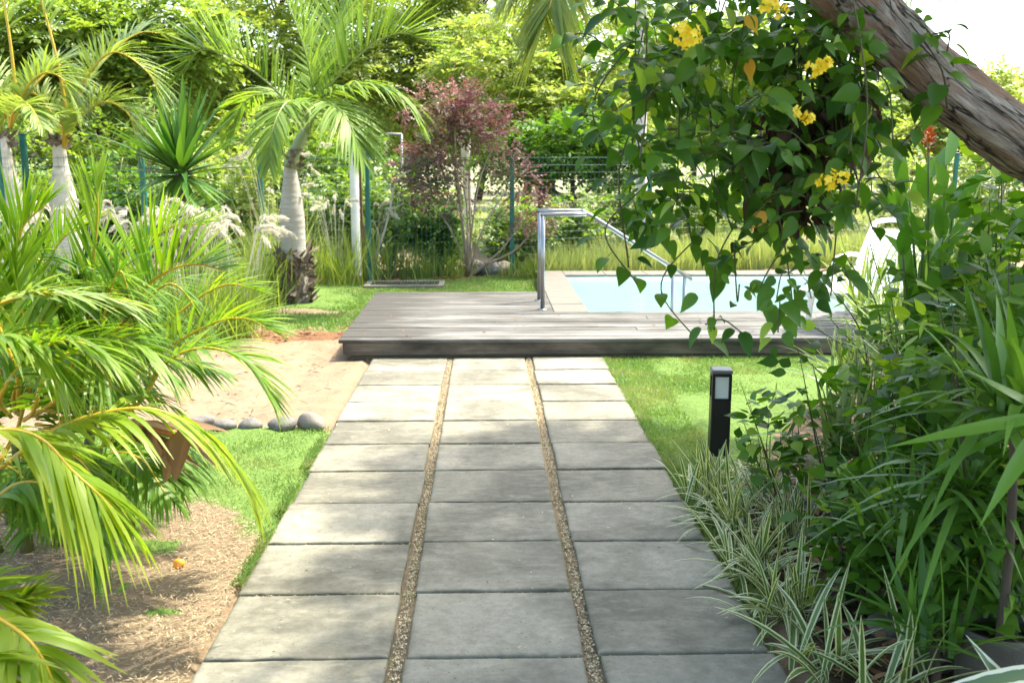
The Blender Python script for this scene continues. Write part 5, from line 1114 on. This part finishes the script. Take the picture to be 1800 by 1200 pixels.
def straps():
    def plant(px, py, Y, n, L, w, lab, el=(-5, 75), droop=.5, mat='strap', name='strap_leaved_plant', group='strap-leaved plants in the right bed', az=(0, 360)):
        c = at(px, py, Y); b = np.array([c[0], c[1], 0.0]); t = thing(name, lab, 'strap-leaved plant', b, group)
        if c[2] > .15: m = MB(); m.tube(spline([b, (b + c) / 2 + (.02, 0, 0), c], 8), [.013] * 8, 8, noise=.06); m.build('stem', M['bark_dark'], t)
        m = MB(); strap_mb(m, c, int(n * 1.5), L * 1.1, w * .72, el, droop, .04, (.55, .9, 1, .9, .65, .3, .02), .3, az); m.build('leaves', M[mat], t)
    plant(1785, 735, 2.65, 34, .48, .021, 'glossy strap-leaved dracaena at the right edge above the concrete pot')
    plant(1700, 860, 2.95, 34, .5, .017, 'drooping strap-leaved plant over the pot, nearer the path', (-10, 70), .65)
    plant(1600, 960, 3.0, 34, .42, .015, 'low strap-leaved plant in the middle of the bed', (20, 80), .6)
    plant(1540, 900, 3.5, 30, .42, .013, 'strap-leaved plant under the leafy shrub stems', (25, 80), .55)
    plant(1640, 1130, 2.7, 26, .36, .016, 'strap-leaved plant left of the concrete pot near the bottom', (25, 85), .5)
    plant(1780, 1080, 2.72, 20, .42, .018, 'strap-leaved plant growing in the concrete pot', (40, 88), .45, 'strap', 'potted_plant')
    plant(1480, 800, 4.1, 40, .5, .011, 'pale grassy strap-leaved plant behind the variegated row', (30, 85), .55, 'strap_pale')
    plant(1490, 690, 5.2, 46, .55, .012, 'pale grassy plant on the lawn edge in front of the deck end', (30, 85), .5, 'strap_pale')
    plant(1600, 690, 4.6, 46, .6, .012, 'pale grassy plant in the bed right of the deck end', (30, 85), .5, 'strap_pale')
    plant(1690, 500, 4.8, 46, .6, .013, 'tall pale sword-leaved plant below the trunk', (20, 85), .4, 'strap_pale')
    plant(1760, 600, 3.6, 36, .5, .018, 'dark sword-leaved plant at the right edge under the trunk', (0, 80), .5)
    plant(1520, 560, 6.2, 46, .6, .011, 'thin arching grassy plant right before the lounger legs', (35, 85), .45, 'strap_pale')
    plant(1620, 520, 6.4, 46, .65, .012, 'thin arching grassy plant covering the lounger back', (35, 85), .45, 'strap_pale')
    plant(1560, 590, 5.6, 46, .55, .011, 'fine grey-green grassy plant in front of the sun lounger', (20, 85), .45, 'strap_pale')
    # two bright blades reaching into the light
    c = at(1850, 730, 2.4); t = thing('bright_strap_plant', 'yellow-green broad blades reaching in from the right edge', 'strap-leaved plant', (c[0] + .1, c[1], 0))
    m = MB(); 
    for e, w, dr in (((1553, 788, 2.4), .022, .02), ((1740, 918, 2.3), .022, .15), ((1700, 640, 2.5), .018, -.05), ((1620, 870, 2.5), .016, .2)):
        e = at(*e); m.leaves(c[None], (e - c + (0, 0, dr * .5))[None], np.array([[0, -.5, 1.]]), np.linalg.norm(e - c), w, [.7, .95, 1, .9, .65, .3, .02], dr, .25)
    m.build('leaves', M['ginger'], t); m = MB(); m.tube([(c[0] + .1, c[1], 0), (c[0] + .08, c[1], .4), c], .02, 8); m.build('stem', M['green_stem'], t)
straps()
def ginger():
    b = at(1655, 560, 4.6); b = np.array([b[0], b[1], 0]); t = thing('ginger_plant', 'upright ginger with broad lance leaves and an orange-red flower spike behind the trunk', 'ginger', b)
    st = MB(); lf = MB(); fl = MB()
    for tp in ((1640, 290), (1600, 330), (1580, 300), (1680, 340), (1665, 270)):
        e = at(*tp, 4.6 + rng.normal(0, .1)); C = spline([b + rng.normal(0, .05, 3) * (1, 1, 0), (b + e) / 2 + rng.normal(0, .03, 3), e - UP * .05], 14); st.tube(C, np.linspace(.012, .005, 14), 7)
        k = 9; P = C[np.linspace(5, 13, k).astype(int)]; a = np.arange(k) * pi + rng.uniform(0, 2); D = np.stack([np.cos(a) * .6, np.sin(a) * .35, np.ones(k) * rng.uniform(.5, 1.2, k)], 1)
        lf.leaves(P, D, np.tile([0, -1., .4], (k, 1)) + rng.normal(0, .3, (k, 3)), rng.uniform(.2, .32, k), rng.uniform(.025, .038, k), LANCE, .18, .25)
    c = at(1632, 245, 4.5); P, d = ell_points(c, (.02, .02, .06), 60, .5); fl.leaves(P, d + .8 * UP, d, .03, .007, LANCE, 0, .2); st.tube(spline([b, (b + c) / 2, c], 10), .006, 6)
    st.build('stems', M['green_stem'], t); lf.build('leaves', M['ginger'], t); fl.build('flower_spike', M['redflower'], t)
ginger()
def right_shrubs():
    def sh(px, Y, h, rad, n, lab, ll=.075, lw=.024, lean=(0, 0), lo=.15, ns=7, mat='vine'):
        p = at(px, 500, Y); make_shrub('leafy_shrub', lab, (p[0], p[1], 0), h, rad, n, M[mat], 'vine_stem', 4, .12, ll, lw, 'dark leafy shrubs in the right bed', ns, 'shrub', .9, OVATE, .15, lo, lean)
    sh(1405, 4.3, .62, .26, 40, 'open dark shrub with few leaves right behind the bollard lamp', .075, .026, (-.12, 0), .3)
    sh(1510, 4.0, .8, .32, 66, 'dark leafy shrub in the middle of the bed', .08, .026)
    sh(1630, 3.7, .85, .36, 90, 'dense dark shrub left of the dracaena', .08, .026)
    sh(1735, 3.4, .95, .38, 150, 'dense dark shrub below the leaning trunk', .08, .026)
    sh(1830, 3.0, 1.25, .36, 150, 'tall dark shrub at the right edge under the trunk', .085, .028)
    sh(1710, 4.4, 1.15, .40, 120, 'tall dark shrub behind the dracaena with reddish leaf tips', .085, .027)
    sh(1570, 4.8, .75, .36, 90, 'dark shrub at the back of the bed before the deck end', .08, .024, mat='shrub_dark')
    sh(1830, 5.0, 1.5, .45, 170, 'tall green shrub at the right edge behind the trunk', .10, .03, mat='shrub_dark')
    sh(1690, 5.9, .8, .4, 110, 'green shrub beside the sun lounger', .09, .026, mat='shrub_dark')
    sh(1560, 3.3, .5, .30, 110, 'low dark shrub behind the strap leaves near the path', .07, .024)
    sh(1740, 2.9, .6, .30, 120, 'low dark shrub behind the concrete pot', .07, .024)
    sh(1745, 4.3, 1.6, .45, 190, 'tall leafy shrub filling the gap between the leaning trunk and the dracaena', .085, .028, lo=.3)
    sh(1815, 3.8, 1.55, .36, 150, 'slender leafy shrub at the right edge just beneath the leaning trunk', .085, .028, lo=.35)
    # thin twigs of a bare shrub over the deck end
    p = at(1530, 620, 5.0); b = np.array([p[0], p[1], 0]); t = thing('twiggy_shrub', 'nearly bare twiggy shrub in front of the sun lounger', 'shrub', b); st = MB(); lf = MB()
    for e in ((1440, 480), (1410, 560), (1480, 440), (1530, 430), (1560, 470), (1600, 500), (1395, 610), (1460, 560)):
        q = at(*e, 5 + rng.normal(0, .12)); C = spline([b, (b + q) / 2 + (.1, 0, .1) + rng.normal(0, .05, 3), q], 14); st.tube(C, np.linspace(.007, .002, 14), 5)
        P = C[rng.integers(6, 14, 5)]; lf.leaves(P, rng.normal(0, 1, (5, 3)), rng.normal(0, .5, (5, 3)) + UP, .07, .018, OVATE, .2, .2)
    st.build('twigs', M['vine_stem'], t); lf.build('leaves', M['vine'], t)
right_shrubs()
def pots():
    for (px, py, Y, r, h, lab) in ((1755, 1100, 2.72, .125, .26, 'round weathered grey concrete pot at the bottom right'), (1650, 1045, 3.25, .13, .18, 'low mossy grey concrete pot half hidden behind the strap leaves')):
        c = at(px, py, Y); c = np.array([c[0], c[1], 0]); t = thing('concrete_pot', lab, 'plant pot', c, 'concrete pots in the right bed')
        m = MB(); m.lathe([(r * .82, 0), (r * .9, h * .5), (r, h - .02), (r * 1.03, h), (r * .9, h), (r * .86, h - .03), (r * .8, h * .6)], c, 32); m.build('body', M['pot'], t)
        m = MB(); m.lathe([(r * .88, h - .05), (r * .5, h - .035), (0, h - .04)], c, 24, jit=.02); m.build('soil', M['soil_dark'], t)
    for i, (px, py, s, lab) in enumerate(((1560, 1120, .09, 'tan stone among the leaf litter in the bed'), (1640, 1180, .08, 'pale flat stone at the bottom edge left of the pot'), (1430, 900, .07, 'grey stone half hidden behind the variegated plants'))):
        g = gr(px, py); tag(rock((g[0], g[1], s * .35), (s, s * .8, s * .5), 80 + i), lab, 'stone', 'stones in the right bed')
    g = gr(1690, 1168); t = thing('fallen_leaf', 'curled rust brown fallen leaf lying left of the concrete pot', 'leaf', (g[0], g[1], .05)); m = MB()
    m.leaves(np.array([[-.05, 0, .02]]), np.array([[1., .1, .1]]), np.array([[0, -.6, 1.]]), .11, .035, OVATE, .1, .6); m.build('blade', plain('rust_leaf', (.25, .09, .02), .6, .3, 0, .3, 20), t, loc=(0, 0, 0))
    m = MB(); m.tube([(-.08, -.01, .02), (-.065, 0, .018), (-.05, 0, .02)], .002, 5); m.build('stalk', M['dryleaf'], t, loc=(0, 0, 0))
pots()
